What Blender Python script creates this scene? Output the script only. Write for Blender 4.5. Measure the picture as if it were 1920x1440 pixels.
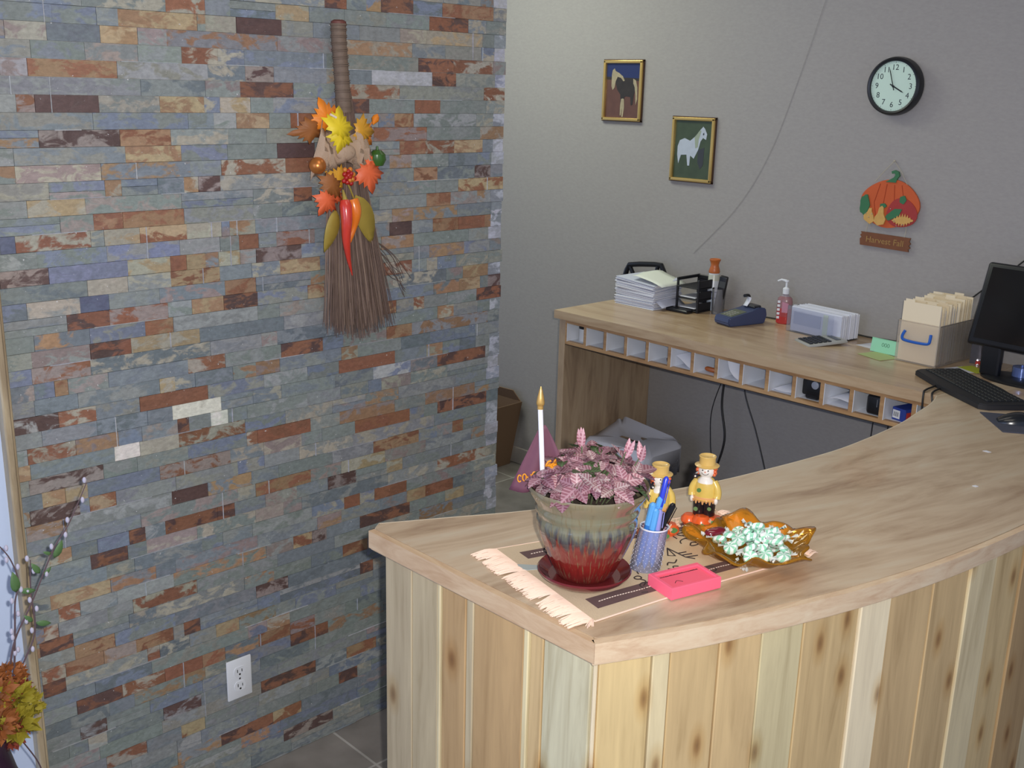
import bpy, bmesh, math, random
from mathutils import Vector, Matrix
R = math.radians
PI = math.pi
rnd = random.Random(7)
scn = bpy.context.scene
for o in list(bpy.data.objects):
    bpy.data.objects.remove(o, do_unlink=True)
COL = scn.collection

# ------------------------------------------------------------------ camera
cam_d = bpy.data.cameras.new('camera')
cam = bpy.data.objects.new('camera', cam_d)
COL.objects.link(cam)
CAM = Vector((2.305, 0.0, 1.8156))
cam.matrix_world = Matrix(((0.6909, -0.2088, 0.6922, CAM.x),
                           (0.7225, 0.1667, -0.6709, CAM.y),
                           (0.0247, 0.9637, 0.2660, CAM.z),
                           (0, 0, 0, 1)))
cam_d.sensor_width = 36.0
cam_d.lens = 2017.25 / 1920 * 36.0
cam_d.clip_start = 0.05
scn.camera = cam
scn.view_settings.view_transform = 'Standard'
scn.view_settings.look = 'None'
scn.view_settings.gamma = 1.0
scn.view_settings.use_curve_mapping = False
scn.view_settings.exposure = 0.0
if hasattr(scn, 'cycles'):
    scn.cycles.transparent_max_bounces = 24

def S(r, g, b):
    def f(c):
        c /= 255.0
        return c / 12.92 if c <= 0.04045 else ((c + 0.055) / 1.055) ** 2.4
    return (f(r), f(g), f(b), 1.0)

# ------------------------------------------------------------------ light
w = bpy.data.worlds.new('daylight')
scn.world = w
w.use_nodes = True
w.node_tree.nodes['Background'].inputs[0].default_value = S(196, 214, 255)
w.node_tree.nodes['Background'].inputs[1].default_value = 0.62

def light(name, kind, loc, energy, color, size=0.1, size_y=None, look=None):
    d = bpy.data.lights.new(name, kind)
    d.energy = energy
    d.color = color[:3]
    if kind == 'AREA':
        d.size = size
        if size_y:
            d.shape = 'RECTANGLE'
            d.size_y = size_y
    else:
        d.shadow_soft_size = size
    o = bpy.data.objects.new(name, d)
    COL.objects.link(o)
    o.location = loc
    if look is not None:
        o.rotation_euler = (Vector(look) - Vector(loc)).to_track_quat('-Z', 'Y').to_euler()
    return o

# the camera's own flash, just right of and above the lens
right = Vector((0.6909, 0.7225, 0.0247)); up = Vector((-0.2088, 0.1667, 0.9637))
fl = light('camera_flash', 'SPOT', CAM + right * 0.045 + up * 0.035, 165.0, S(255, 251, 246), 0.012, look=(0.68, 1.575, 1.2))
fl.data.spot_size = R(96); fl.data.spot_blend = 0.75
# storefront daylight from behind and to the left of the camera
light('storefront_daylight', 'AREA', (0.9, -2.6, 1.7), 30.0, S(186, 208, 255), 2.2, 1.9, look=(0.3, 1.6, 1.1))
# ceiling fluorescents above the counter and above the passage at the back
light('ceiling_fluorescent', 'AREA', (1.25, 1.35, 2.69), 6.0, S(255, 243, 224), 1.2, 0.6, look=(1.25, 1.35, 0))
light('ceiling_fluorescent', 'AREA', (-1.25, 2.7, 2.69), 25.0, S(248, 255, 236), 1.2, 0.5, look=(-1.25, 2.7, 0))
light('ceiling_fluorescent', 'AREA', (0.3, 2.55, 2.69), 2.5, S(255, 246, 232), 1.2, 0.4, look=(0.3, 2.55, 0))

# ------------------------------------------------------------------ helpers
def new_mat(name):
    m = bpy.data.materials.new(name)
    m.use_nodes = True
    nt = m.node_tree
    return m, nt, nt.nodes['Principled BSDF']

def mk(name, col, rough=0.5, metal=0.0, bump=0.0, bscale=200.0, spec=0.5, emit=None, var=0.0, vscale=30.0, coat=0.0):
    m, nt, b = new_mat(name)
    b.inputs['Base Color'].default_value = col
    b.inputs['Roughness'].default_value = rough
    b.inputs['Metallic'].default_value = metal
    b.inputs['Specular IOR Level'].default_value = spec
    b.inputs['Coat Weight'].default_value = coat
    tc = nt.nodes.new('ShaderNodeTexCoord')
    if var > 0:
        n = nt.nodes.new('ShaderNodeTexNoise'); n.inputs['Scale'].default_value = vscale; n.inputs['Detail'].default_value = 4
        nt.links.new(tc.outputs['Object'], n.inputs['Vector'])
        mx = nt.nodes.new('ShaderNodeMixRGB'); mx.blend_type = 'MIX'
        mx.inputs[1].default_value = tuple(c * (1 - var) for c in col[:3]) + (1,)
        mx.inputs[2].default_value = tuple(min(1, c * (1 + var)) for c in col[:3]) + (1,)
        nt.links.new(n.outputs['Fac'], mx.inputs[0])
        nt.links.new(mx.outputs[0], b.inputs['Base Color'])
    if bump > 0:
        n2 = nt.nodes.new('ShaderNodeTexNoise'); n2.inputs['Scale'].default_value = bscale; n2.inputs['Detail'].default_value = 3
        nt.links.new(tc.outputs['Object'], n2.inputs['Vector'])
        bp = nt.nodes.new('ShaderNodeBump'); bp.inputs['Strength'].default_value = bump; bp.inputs['Distance'].default_value = 0.002
        nt.links.new(n2.outputs['Fac'], bp.inputs['Height'])
        nt.links.new(bp.outputs[0], b.inputs['Normal'])
    if emit:
        b.inputs['Emission Color'].default_value = emit[0]
        b.inputs['Emission Strength'].default_value = emit[1]
    return m

def ramp(nt, stops):
    r = nt.nodes.new('ShaderNodeValToRGB')
    e = r.color_ramp.elements
    while len(e) < len(stops):
        e.new(0.5)
    for i, (p, c) in enumerate(stops):
        e[i].position = p; e[i].color = c
    return r

def wood(name, stops, grain='y', angle=0.0, scale=1.0, rough=0.42, long=0.12, use_attr=False, coat=0.0):
    """plank/laminate: noise stretched along the grain axis"""
    m, nt, b = new_mat(name)
    tc = nt.nodes.new('ShaderNodeTexCoord')
    mp = nt.nodes.new('ShaderNodeMapping'); mp.vector_type = 'POINT'
    mp.inputs['Rotation'].default_value = (0, 0, angle)
    nt.links.new(tc.outputs['Object'], mp.inputs['Vector'])
    st = nt.nodes.new('ShaderNodeMapping')
    k = {'x': (long, 1, 1), 'y': (1, long, 1), 'z': (1, 1, long)}[grain]
    st.inputs['Scale'].default_value = k
    nt.links.new(mp.outputs[0], st.inputs['Vector'])
    n1 = nt.nodes.new('ShaderNodeTexNoise'); n1.inputs['Scale'].default_value = 16 * scale; n1.inputs['Detail'].default_value = 5
    n1.inputs['Roughness'].default_value = 0.62; n1.inputs['Distortion'].default_value = 0.9
    nt.links.new(st.outputs[0], n1.inputs['Vector'])
    n2 = nt.nodes.new('ShaderNodeTexNoise'); n2.inputs['Scale'].default_value = 90 * scale; n2.inputs['Detail'].default_value = 3
    nt.links.new(st.outputs[0], n2.inputs['Vector'])
    ad = nt.nodes.new('ShaderNodeMath'); ad.operation = 'MULTIPLY_ADD'; ad.inputs[1].default_value = 0.22
    nt.links.new(n2.outputs['Fac'], ad.inputs[0]); nt.links.new(n1.outputs['Fac'], ad.inputs[2])
    sb = nt.nodes.new('ShaderNodeMath'); sb.operation = 'SUBTRACT'; sb.inputs[1].default_value = 0.11
    nt.links.new(ad.outputs[0], sb.inputs[0])
    r = ramp(nt, stops)
    nt.links.new(sb.outputs[0], r.inputs[0])
    out = r.outputs[0]
    if use_attr:
        at = nt.nodes.new('ShaderNodeAttribute'); at.attribute_name = 'Col'
        mu = nt.nodes.new('ShaderNodeMixRGB'); mu.blend_type = 'MULTIPLY'; mu.inputs[0].default_value = 1
        nt.links.new(at.outputs['Color'], mu.inputs[1]); nt.links.new(out, mu.inputs[2])
        # knots
        sx = nt.nodes.new('ShaderNodeSeparateXYZ'); nt.links.new(tc.outputs['Object'], sx.inputs[0])
        sm_ = nt.nodes.new('ShaderNodeMath'); nt.links.new(sx.outputs['X'], sm_.inputs[0]); nt.links.new(sx.outputs['Y'], sm_.inputs[1])
        sz = nt.nodes.new('ShaderNodeMath'); sz.operation = 'MULTIPLY'; sz.inputs[1].default_value = 0.5; nt.links.new(sx.outputs['Z'], sz.inputs[0])
        vs = nt.nodes.new('ShaderNodeCombineXYZ'); nt.links.new(sm_.outputs[0], vs.inputs[0]); nt.links.new(sz.outputs[0], vs.inputs[1])
        vo = nt.nodes.new('ShaderNodeTexVoronoi'); vo.inputs['Scale'].default_value = 7.5; vo.voronoi_dimensions = '2D'
        nt.links.new(vs.outputs[0], vo.inputs['Vector'])
        kr = ramp(nt, [(0.0, S(150, 116, 84)), (0.045, S(186, 156, 120)), (0.10, S(240, 228, 210)), (0.2, (1, 1, 1, 1))])
        nt.links.new(vo.outputs['Distance'], kr.inputs[0])
        m2 = nt.nodes.new('ShaderNodeMixRGB'); m2.blend_type = 'MULTIPLY'; m2.inputs[0].default_value = 0.8
        nt.links.new(mu.outputs[0], m2.inputs[1]); nt.links.new(kr.outputs[0], m2.inputs[2])
        out = m2.outputs[0]
    nt.links.new(out, b.inputs['Base Color'])
    b.inputs['Roughness'].default_value = rough
    b.inputs['Coat Weight'].default_value = coat
    bp = nt.nodes.new('ShaderNodeBump'); bp.inputs['Strength'].default_value = 0.12; bp.inputs['Distance'].default_value = 0.001
    nt.links.new(n2.outputs['Fac'], bp.inputs['Height']); nt.links.new(bp.outputs[0], b.inputs['Normal'])
    return m

def glassy(name, col, gloss=0.18, rough=0.05, diffuse=0.0, dcol=None):
    """thin coloured glass / clear plastic"""
    m = bpy.data.materials.new(name); m.use_nodes = True
    nt = m.node_tree; nt.nodes.clear()
    out = nt.nodes.new('ShaderNodeOutputMaterial')
    tr = nt.nodes.new('ShaderNodeBsdfTransparent'); tr.inputs[0].default_value = col
    gl = nt.nodes.new('ShaderNodeBsdfGlossy'); gl.inputs['Roughness'].default_value = rough
    lw = nt.nodes.new('ShaderNodeLayerWeight'); lw.inputs[0].default_value = gloss
    mx = nt.nodes.new('ShaderNodeMixShader')
    nt.links.new(lw.outputs['Fresnel'], mx.inputs[0])
    src = tr.outputs[0]
    if diffuse > 0:
        df = nt.nodes.new('ShaderNodeBsdfDiffuse'); df.inputs[0].default_value = dcol or col
        m0 = nt.nodes.new('ShaderNodeMixShader'); m0.inputs[0].default_value = diffuse
        nt.links.new(tr.outputs[0], m0.inputs[1]); nt.links.new(df.outputs[0], m0.inputs[2])
        src = m0.outputs[0]
    nt.links.new(src, mx.inputs[1]); nt.links.new(gl.outputs[0], mx.inputs[2])
    nt.links.new(mx.outputs[0], out.inputs[0])
    return m

def mat_attr(name, rough=0.6, bump=0.0, bscale=60, attr='Col', coat=0.0):
    m, nt, b = new_mat(name)
    at = nt.nodes.new('ShaderNodeAttribute'); at.attribute_name = attr
    nt.links.new(at.outputs['Color'], b.inputs['Base Color'])
    b.inputs['Roughness'].default_value = rough
    b.inputs['Coat Weight'].default_value = coat
    if bump:
        tc = nt.nodes.new('ShaderNodeTexCoord')
        n2 = nt.nodes.new('ShaderNodeTexNoise'); n2.inputs['Scale'].default_value = bscale
        nt.links.new(tc.outputs['Object'], n2.inputs['Vector'])
        bp = nt.nodes.new('ShaderNodeBump'); bp.inputs['Strength'].default_value = bump; bp.inputs['Distance'].default_value = 0.002
        nt.links.new(n2.outputs['Fac'], bp.inputs['Height']); nt.links.new(bp.outputs[0], b.inputs['Normal'])
    return m

def BM():
    return bmesh.new()

def obj(name, bm, mats, parent=None, smooth=35, label=None, loc=None, rotz=None):
    bm.normal_update()
    if smooth:
        for f in bm.faces: f.smooth = True
        for e in bm.edges:
            if len(e.link_faces) == 2 and e.calc_face_angle(0) > R(smooth):
                e.smooth = False
    me = bpy.data.meshes.new(name)
    bm.to_mesh(me); bm.free()
    if not isinstance(mats, (list, tuple)): mats = [mats]
    for m in mats: me.materials.append(m)
    o = bpy.data.objects.new(name, me)
    COL.objects.link(o)
    if parent is not None: o.parent = parent
    if loc is not None: o.location = loc
    if rotz is not None: o.rotation_euler = (0, 0, rotz)
    if label: o['label'] = label
    return o

def tag(o, label, cat, group=None, kind=None):
    o['label'] = label
    if cat: o['category'] = cat
    if group: o['group'] = group
    if kind: o['kind'] = kind
    return o

def struct(o, label=None):
    o['kind'] = 'structure'
    if label: o['label'] = label
    return o

def thing(name, label, cat, loc=(0, 0, 0), rotz=0.0, group=None, rot=None):
    o = bpy.data.objects.new(name, None)
    o.empty_display_size = 0.05
    COL.objects.link(o)
    o.location = loc
    o.rotation_euler = rot if rot else (0, 0, rotz)
    return tag(o, label, cat, group)

def setmi(faces, mi):
    for f in faces: f.material_index = mi

def box(bm, a, b, bev=0.0, M=None, mi=0, seg=1):
    a, b = Vector(a), Vector(b)
    r = bmesh.ops.create_cube(bm, size=1.0)
    vs = r['verts']
    c = (a + b) / 2; s = b - a
    for v in vs:
        v.co = Vector((v.co.x * s.x, v.co.y * s.y, v.co.z * s.z)) + c
    fs = set(f for v in vs for f in v.link_faces)
    if bev > 0:
        es = list(set(e for v in vs for e in v.link_edges))
        rr = bmesh.ops.bevel(bm, geom=es, offset=bev, segments=seg, affect='EDGES', profile=0.5)
        fs = set(rr['faces']) | set(f for f in fs if f.is_valid)
        vs = list(set(v for f in fs for v in f.verts))
    if M is not None:
        for v in vs: v.co = M @ v.co
    setmi(fs, mi)
    return vs

def lathe(bm, prof, seg=32, M=None, mi=0, mod=None, cap0=True, cap1=True):
    """prof: (radius, z) bottom to top"""
    rings = []
    for (r, z) in prof:
        ring = []
        for i in range(seg):
            a = 2 * PI * i / seg
            rr = r * (mod(a, z) if mod else 1)
            p = Vector((rr * math.cos(a), rr * math.sin(a), z))
            if M is not None: p = M @ p
            ring.append(bm.verts.new(p))
        rings.append(ring)
    fs = []
    for k in range(len(rings) - 1):
        for i in range(seg):
            j = (i + 1) % seg
            fs.append(bm.faces.new((rings[k][i], rings[k][j], rings[k + 1][j], rings[k + 1][i])))
    if cap0: fs.append(bm.faces.new(rings[0][::-1]))
    if cap1: fs.append(bm.faces.new(rings[-1]))
    setmi(fs, mi)
    return fs

def tube(bm, pts, r, seg=8, mi=0, cap=True):
    pts = [Vector(p) for p in pts]
    n = len(pts)
    rad = r if isinstance(r, (list, tuple)) else [r] * n
    rings = []
    prev = None
    for i, p in enumerate(pts):
        t = (pts[min(i + 1, n - 1)] - pts[max(i - 1, 0)])
        if t.length < 1e-9: t = Vector((0, 0, 1))
        t.normalize()
        if prev is None:
            a = Vector((0, 0, 1)) if abs(t.z) < 0.9 else Vector((1, 0, 0))
            u = t.cross(a).normalized()
        else:
            u = (prev - t * prev.dot(t))
            u = u.normalized() if u.length > 1e-6 else t.orthogonal().normalized()
        prev = u
        v = t.cross(u)
        rings.append([bm.verts.new(p + (u * math.cos(2 * PI * k / seg) + v * math.sin(2 * PI * k / seg)) * rad[i]) for k in range(seg)])
    fs = []
    for i in range(n - 1):
        for k in range(seg):
            j = (k + 1) % seg
            fs.append(bm.faces.new((rings[i][k], rings[i][j], rings[i + 1][j], rings[i + 1][k])))
    if cap:
        fs.append(bm.faces.new(rings[0][::-1])); fs.append(bm.faces.new(rings[-1]))
    setmi(fs, mi)
    return fs

def prism(bm, poly, z0, z1, M=None, mi=0):
    lo = [bm.verts.new(Vector((p[0], p[1], z0))) for p in poly]
    hi = [bm.verts.new(Vector((p[0], p[1], z1))) for p in poly]
    if M is not None:
        for v in lo + hi: v.co = M @ v.co
    fs = [bm.faces.new(lo[::-1]), bm.faces.new(hi)]
    n = len(poly)
    for i in range(n):
        j = (i + 1) % n
        fs.append(bm.faces.new((lo[i], lo[j], hi[j], hi[i])))
    setmi(fs, mi)
    return lo + hi

def sphere(bm, c, r, sc=(1, 1, 1), u=16, v=10, mi=0, M=None):
    rr = bmesh.ops.create_uvsphere(bm, u_segments=u, v_segments=v, radius=r)
    for q in rr['verts']:
        q.co = Vector((q.co.x * sc[0], q.co.y * sc[1], q.co.z * sc[2]))
        if M is not None: q.co = M @ q.co
        q.co += Vector(c)
    setmi(set(f for q in rr['verts'] for f in q.link_faces), mi)
    return rr['verts']

def cat(pts, n=8):
    out = []
    P = [Vector(p) for p in pts]
    for i in range(len(P) - 1):
        p0 = P[max(i - 1, 0)]; p1 = P[i]; p2 = P[i + 1]; p3 = P[min(i + 2, len(P) - 1)]
        for k in range(n):
            t = k / n
            out.append(0.5 * ((2 * p1) + (p2 - p0) * t + (2 * p0 - 5 * p1 + 4 * p2 - p3) * t * t + (3 * p1 - p0 - 3 * p2 + p3) * t ** 3))
    out.append(P[-1])
    return out

def text_bm(bm, body, size, M, ext=0.0004, mi=0, align='CENTER', shear=0.0):
    cu = bpy.data.curves.new('lettering', 'FONT')
    cu.body = body; cu.size = size; cu.extrude = ext; cu.align_x = align; cu.align_y = 'CENTER'; cu.shear = shear
    cu.resolution_u = 3
    to = bpy.data.objects.new('lettering', cu)
    COL.objects.link(to)
    dg = bpy.context.evaluated_depsgraph_get(); dg.update()
    me = bpy.data.meshes.new_from_object(to.evaluated_get(dg))
    n0 = len(bm.verts); f0 = len(bm.faces)
    bm.from_mesh(me)
    bm.verts.ensure_lookup_table(); bm.faces.ensure_lookup_table()
    for v in bm.verts[n0:]: v.co = M @ v.co
    for f in bm.faces[f0:]: f.material_index = mi
    bpy.data.objects.remove(to, do_unlink=True); bpy.data.meshes.remove(me); bpy.data.curves.remove(cu)

def basis(o, x, y, z):
    x, y, z, o = Vector(x), Vector(y), Vector(z), Vector(o)
    return Matrix(((x.x, y.x, z.x, o.x), (x.y, y.y, z.y, o.y), (x.z, y.z, z.z, o.z), (0, 0, 0, 1)))

def colour_attr(bm, name='Col'):
    return bm.loops.layers.float_color.new(name)

def jit(c, a, r=rnd):
    k = 1 + r.uniform(-a, a)
    return tuple(max(0, min(1, x * k * (1 + r.uniform(-a, a) * 0.25))) for x in c[:3]) + (1,)

YW = 3.577      # back wall
HT = 0.975      # counter and desk height
YS = 2.175      # end of the stone wall
Y0 = 0.752      # start of the stone

# ------------------------------------------------------------------ setting
def floor_mat():
    m, nt, b = new_mat('floor_tile')
    tc = nt.nodes.new('ShaderNodeTexCoord')
    mp = nt.nodes.new('ShaderNodeMapping'); mp.inputs['Location'].default_value = (1.19, -1.55, 0)
    nt.links.new(tc.outputs['Object'], mp.inputs[0])
    br = nt.nodes.new('ShaderNodeTexBrick')
    br.offset = 0; br.squash = 1
    br.inputs['Scale'].default_value = 1.0
    br.inputs['Brick Width'].default_value = 0.465; br.inputs['Row Height'].default_value = 0.465
    br.inputs['Mortar Size'].default_value = 0.004; br.inputs['Mortar Smooth'].default_value = 0.2
    br.inputs['Color1'].default_value = S(134, 128, 122); br.inputs['Color2'].default_value = S(141, 135, 128)
    br.inputs['Mortar'].default_value = S(176, 172, 165)
    nt.links.new(mp.outputs[0], br.inputs['Vector'])
    n = nt.nodes.new('ShaderNodeTexNoise'); n.inputs['Scale'].default_value = 9; n.inputs['Detail'].default_value = 6
    nt.links.new(tc.outputs['Object'], n.inputs['Vector'])
    r = ramp(nt, [(0.3, (0.72, 0.72, 0.72, 1)), (0.7, (1.1, 1.1, 1.1, 1))])
    nt.links.new(n.outputs['Fac'], r.inputs[0])
    mx = nt.nodes.new('ShaderNodeMixRGB'); mx.blend_type = 'MULTIPLY'; mx.inputs[0].default_value = 1
    nt.links.new(br.outputs['Color'], mx.inputs[1]); nt.links.new(r.outputs[0], mx.inputs[2])
    nt.links.new(mx.outputs[0], b.inputs['Base Color'])
    b.inputs['Roughness'].default_value = 0.45
    return m

bm = BM(); box(bm, (-4, -3.2, -0.08), (4.2, 3.75, 0)); struct(obj('floor', bm, floor_mat(), smooth=0), 'brown grey square floor tiles with pale grout')
bm = BM(); box(bm, (-4, -3.2, 2.72), (4.2, 3.75, 2.8)); struct(obj('ceiling', bm, mk('ceiling_white', S(215, 214, 208), 0.9), smooth=0), 'white ceiling')

def wall_cloth():
    m, nt, b = new_mat('wall_vinyl')
    tc = nt.nodes.new('ShaderNodeTexCoord')
    w1 = nt.nodes.new('ShaderNodeTexNoise'); w1.inputs['Scale'].default_value = 55; w1.inputs['Detail'].default_value = 5; w1.inputs['Roughness'].default_value = 0.7
    st = nt.nodes.new('ShaderNodeMapping'); st.inputs['Scale'].default_value = (1, 1, 2.2)
    nt.links.new(tc.outputs['Object'], st.inputs[0]); nt.links.new(st.outputs[0], w1.inputs['Vector'])
    r = ramp(nt, [(0.3, S(149, 145, 143)), (0.7, S(158, 154, 151))])
    nt.links.new(w1.outputs['Fac'], r.inputs[0]); nt.links.new(r.outputs[0], b.inputs['Base Color'])
    b.inputs['Roughness'].default_value = 0.75
    bp = nt.nodes.new('ShaderNodeBump'); bp.inputs['Strength'].default_value = 0.25; bp.inputs['Distance'].default_value = 0.001
    nt.links.new(w1.outputs['Fac'], bp.inputs['Height']); nt.links.new(bp.outputs[0], b.inputs['Normal'])
    return m
M_wall = wall_cloth()
bm = BM()
box(bm, (-4, YW, 0), (4.2, YW + 0.15, 0.697)); box(bm, (-4, YW + 0.0015, 0.697), (4.2, YW + 0.15, 0.699), mi=1); box(bm, (-4, YW, 0.699), (4.2, YW + 0.15, 2.72))
struct(obj('wall_back', bm, [M_wall, mk('seam_light', S(205, 203, 198), 0.6)], smooth=0), 'grey beige back wall with a thin pale seam')
bm = BM(); box(bm, (-4, YW - 0.012, 0), (-0.56, YW, 0.085), bev=0.003)
struct(obj('baseboard_back', bm, mk('baseboard_grey', S(168, 160, 152), 0.5), smooth=0), 'grey beige baseboard along the back wall')
bm = BM(); box(bm, (-0.14, -3.2, 0), (-0.004, Y0 - 0.018, 2.72))
struct(obj('wall_front_left', bm, mk('wall_white', S(196, 210, 234), 0.8, bump=0.15, bscale=80), smooth=0), 'smooth white wall left of the stone')
# wooden trim strip closing the stone
bm = BM()
box(bm, (-0.01, Y0 - 0.022, 0), (0.026, Y0 - 0.006, 2.72), bev=0.003)
box(bm, (-0.01, Y0 - 0.006, 0), (0.018, Y0 + 0.0005, 2.72), bev=0.002)
M_trim = wood('trim_pine', [(0.3, S(142, 124, 98)), (0.5, S(170, 152, 122)), (0.7, S(190, 174, 144))], 'z', scale=1.4)
struct(obj('trim_1', bm, M_trim, smooth=0), 'narrow pine trim strip at the left edge of the stone')
# fluorescent fixture in the ceiling near the back wall
# ------------------------------------------------------------------ stone wall
def gy(c, k):
    L = 0.3 * c[0] + 0.6 * c[1] + 0.1 * c[2]
    return tuple(x * (1 - k) + L * k for x in c[:3]) + (1,)
CL = {'R': gy(S(142, 94, 68), .12), 'O': gy(S(160, 124, 88), .18), 'Y': gy(S(172, 150, 110), .18), 'D': S(92, 72, 68), 'P': gy(S(150, 134, 128), .25),
      'T': gy(S(166, 160, 142), .2), 'W': S(176, 178, 182), 'B': S(126, 134, 156), 'N': S(92, 98, 120), 'G': S(152, 154, 153), 'C': S(214, 212, 200)}
GEN = [S(130, 138, 134), S(127, 135, 141), S(138, 143, 141), S(122, 131, 148), S(143, 144, 136), S(150, 154, 154), S(113, 122, 127), S(134, 137, 141)]
GW = [28, 24, 18, 12, 9, 6, 10, 6]
BR="2,1386,1549,D 4,1197,1354,R 4,1351,1445,Y 5,1572,1637,D 6,892,995,R 6,1088,1155,Y 7,1322,1496,D 7,1601,1705,R 8,852,898,T 8,1044,1147,D 9,836,901,D 10,1418,1539,R 11,834,945,D 11,951,1055,R 11,1044,1157,R 11,1164,1221,O 11,1319,1418,R 11,1436,1496,P 12,1347,1417,O 13,762,814,D 13,1014,1046,R 13,1199,1265,Y 14,762,817,R 14,812,907,O 14,921,987,O 14,996,1084,R 14,1112,1157,R 14,1652,1698,D 15,841,937,O 15,1319,1416,D 16,763,840,R 16,1594,1680,R 17,776,809,R 17,987,1154,R 18,812,862,R 18,1354,1436,P 18,1399,1495,Y 18,1503,1541,P 18,1654,1831,D 18,1967,2042,Y 19,797,937,Y 19,1513,1591,O 19,1821,1889,O 19,1891,1998,R 20,1601,1655,R 20,1705,1819,R 21,895,984,D 21,1031,1163,P 21,1327,1410,P 21,1935,2127,R 22,803,854,O 22,990,1030,R 22,1081,1220,R 22,1220,1268,R 22,1550,1642,D 22,1748,1806,Y 23,1330,1496,O 23,1594,1743,T 24,760,848,O 24,1102,1198,D 24,1703,1864,O 24,1992,2034,R 25,772,881,D 25,904,966,Y 26,801,852,Y 26,854,902,T 26,1076,1263,P 26,1358,1470,P 26,1641,1831,R 26,1934,2128,R 27,776,942,P 27,1311,1341,R 27,1337,1499,R 27,1592,1778,O 27,1888,2079,O 28,756,782,Y 28,971,1032,C 28,1031,1129,T 28,1140,1308,R 29,779,884,R 29,885,982,O 29,1128,1158,R 29,1215,1261,C 29,1732,1835,P 30,1117,1245,C 30,1705,1835,W 30,1933,2120,R 30,2014,2098,O 31,756,852,D 31,856,936,R 31,1039,1211,R 31,1592,1779,R 31,1893,1953,O 32,1090,1128,T 32,1344,1413,O 32,1601,1653,O 33,850,879,O 33,1163,1262,R 33,1418,1543,R 33,1752,1839,O 34,755,804,B 34,821,932,P 34,1363,1408,P 34,1932,1992,O 35,807,934,P 35,938,1028,D 35,986,1029,B 35,1033,1198,Y 35,1734,1785,R 35,1845,1883,R 35,2080,2180,R 36,1064,1133,R 36,2011,2093,Y 36,2125,2175,D 37,888,983,R 37,987,1122,P 37,1182,1265,O 37,1273,1357,R 37,1502,1552,Y 37,2027,2124,O 38,807,920,T 38,914,985,N 38,1270,1354,O 38,1740,1839,R 38,1892,1930,T 39,939,1030,T 39,1133,1258,Y 39,1423,1541,Y 39,1901,2029,O 40,759,859,P 40,859,1033,B 40,1040,1135,T 40,1133,1175,R 40,1182,1223,Y 40,1257,1314,Y 40,1321,1357,P 40,1357,1486,P 40,1736,1845,O 41,988,1160,B 41,1164,1262,G 41,1312,1366,R 41,1359,1388,R 41,1415,1527,P 41,1763,1839,D 41,1914,2008,O 41,2024,2106,R 42,766,797,N 42,807,955,R 42,985,1066,T 42,1076,1179,Y 42,1186,1268,T 42,1289,1358,O 42,1772,1845,O 43,964,1030,R 43,1036,1175,O 43,1891,1977,R 43,1987,2077,P 44,827,949,Y 44,1468,1522,R 44,2006,2181,Y 45,995,1032,O 45,1179,1215,O 45,1215,1270,D 45,1845,1928,O 45,2066,2127,P 46,810,989,P 46,1275,1447,R 46,1455,1532,R 46,1764,1839,O 47,1046,1177,O 47,1426,1533,D 47,1799,1887,R 47,1887,1989,R 47,2005,2095,Y 48,864,1036,D 48,1048,1153,O 48,1713,1890,P 48,2084,2177,O 49,1319,1407,O 49,1466,1550,R 49,1782,1846,R 50,825,862,P 50,878,995,D 50,1132,1239,Y 50,1279,1358,T 50,1647,1700,D 50,1850,1937,R 51,1332,1476,D 51,1640,1800,R 51,2097,2184,R 52,800,854,P 52,867,1040,O 52,1347,1423,P 52,1709,1908,W 52,1927,1993,R 53,1190,1278,R 53,1862,1983,R 53,2002,2130,R 54,816,898,T 54,1009,1091,O 54,1633,1841,O 55,1050,1232,O 55,1252,1329,T 55,1331,1448,D 55,1801,1889,T 55,1898,2088,T 56,1159,1253,R 56,1434,1526,Y 56,1898,2035,R 57,1570,1635,R 57,1741,1844,R 57,1943,2126,O"
fixed = {}
for t in BR.split():
    k, a, b2, c = t.split(',')
    fixed.setdefault(int(k), []).append([int(a) / 1000, int(b2) / 1000, c])
pitch = 0.0354
bm = BM()
cc = colour_attr(bm, 'Col'); ca = colour_attr(bm, 'Alt')
sr = random.Random(21)
def stone(y0, y1, z0, z1, col, alt, d):
    g = 0.00035
    y0 += g; y1 -= g; z0 += g; z1 -= g
    if y1 - y0 < 0.004 or z1 - z0 < 0.004: return
    nx = max(1, int((y1 - y0) / 0.03))
    front = []
    for iz in (0, 1):
        rowv = []
        for i in range(nx + 1):
            y = y0 + (y1 - y0) * i / nx
            rowv.append(bm.verts.new((d + sr.uniform(-0.0006, 0.0006), y, z0 if iz == 0 else z1)))
        front.append(rowv)
    back = [[bm.verts.new((-0.02, v.co.y, v.co.z)) for v in rw] for rw in front]
    fs = []
    for i in range(nx):
        fs.append(bm.faces.new((front[0][i], front[0][i + 1], front[1][i + 1], front[1][i])))
        fs.append(bm.faces.new((front[1][i], front[1][i + 1], back[1][i + 1], back[1][i])))
        fs.append(bm.faces.new((front[0][i + 1], front[0][i], back[0][i], back[0][i + 1])))
    fs.append(bm.faces.new((front[0][0], front[1][0], back[1][0], back[0][0])))
    fs.append(bm.faces.new((front[1][-1], front[0][-1], back[0][-1], back[1][-1])))
    for f in fs:
        for l in f.loops:
            l[cc] = col; l[ca] = alt
def pick():
    return sr.choices(range(len(GEN)), GW)[0]
def gen_col():
    i = pick()
    c = jit(GEN[i], 0.09, sr)
    q = sr.random()
    if q < 0.07: a = jit(CL['O'], 0.2, sr)
    elif q < 0.16: a = jit(CL['P'], 0.15, sr)
    elif q < 0.26: a = jit(CL['T'], 0.1, sr)
    else: a = jit(GEN[pick()], 0.1, sr)
    return c, a
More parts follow.
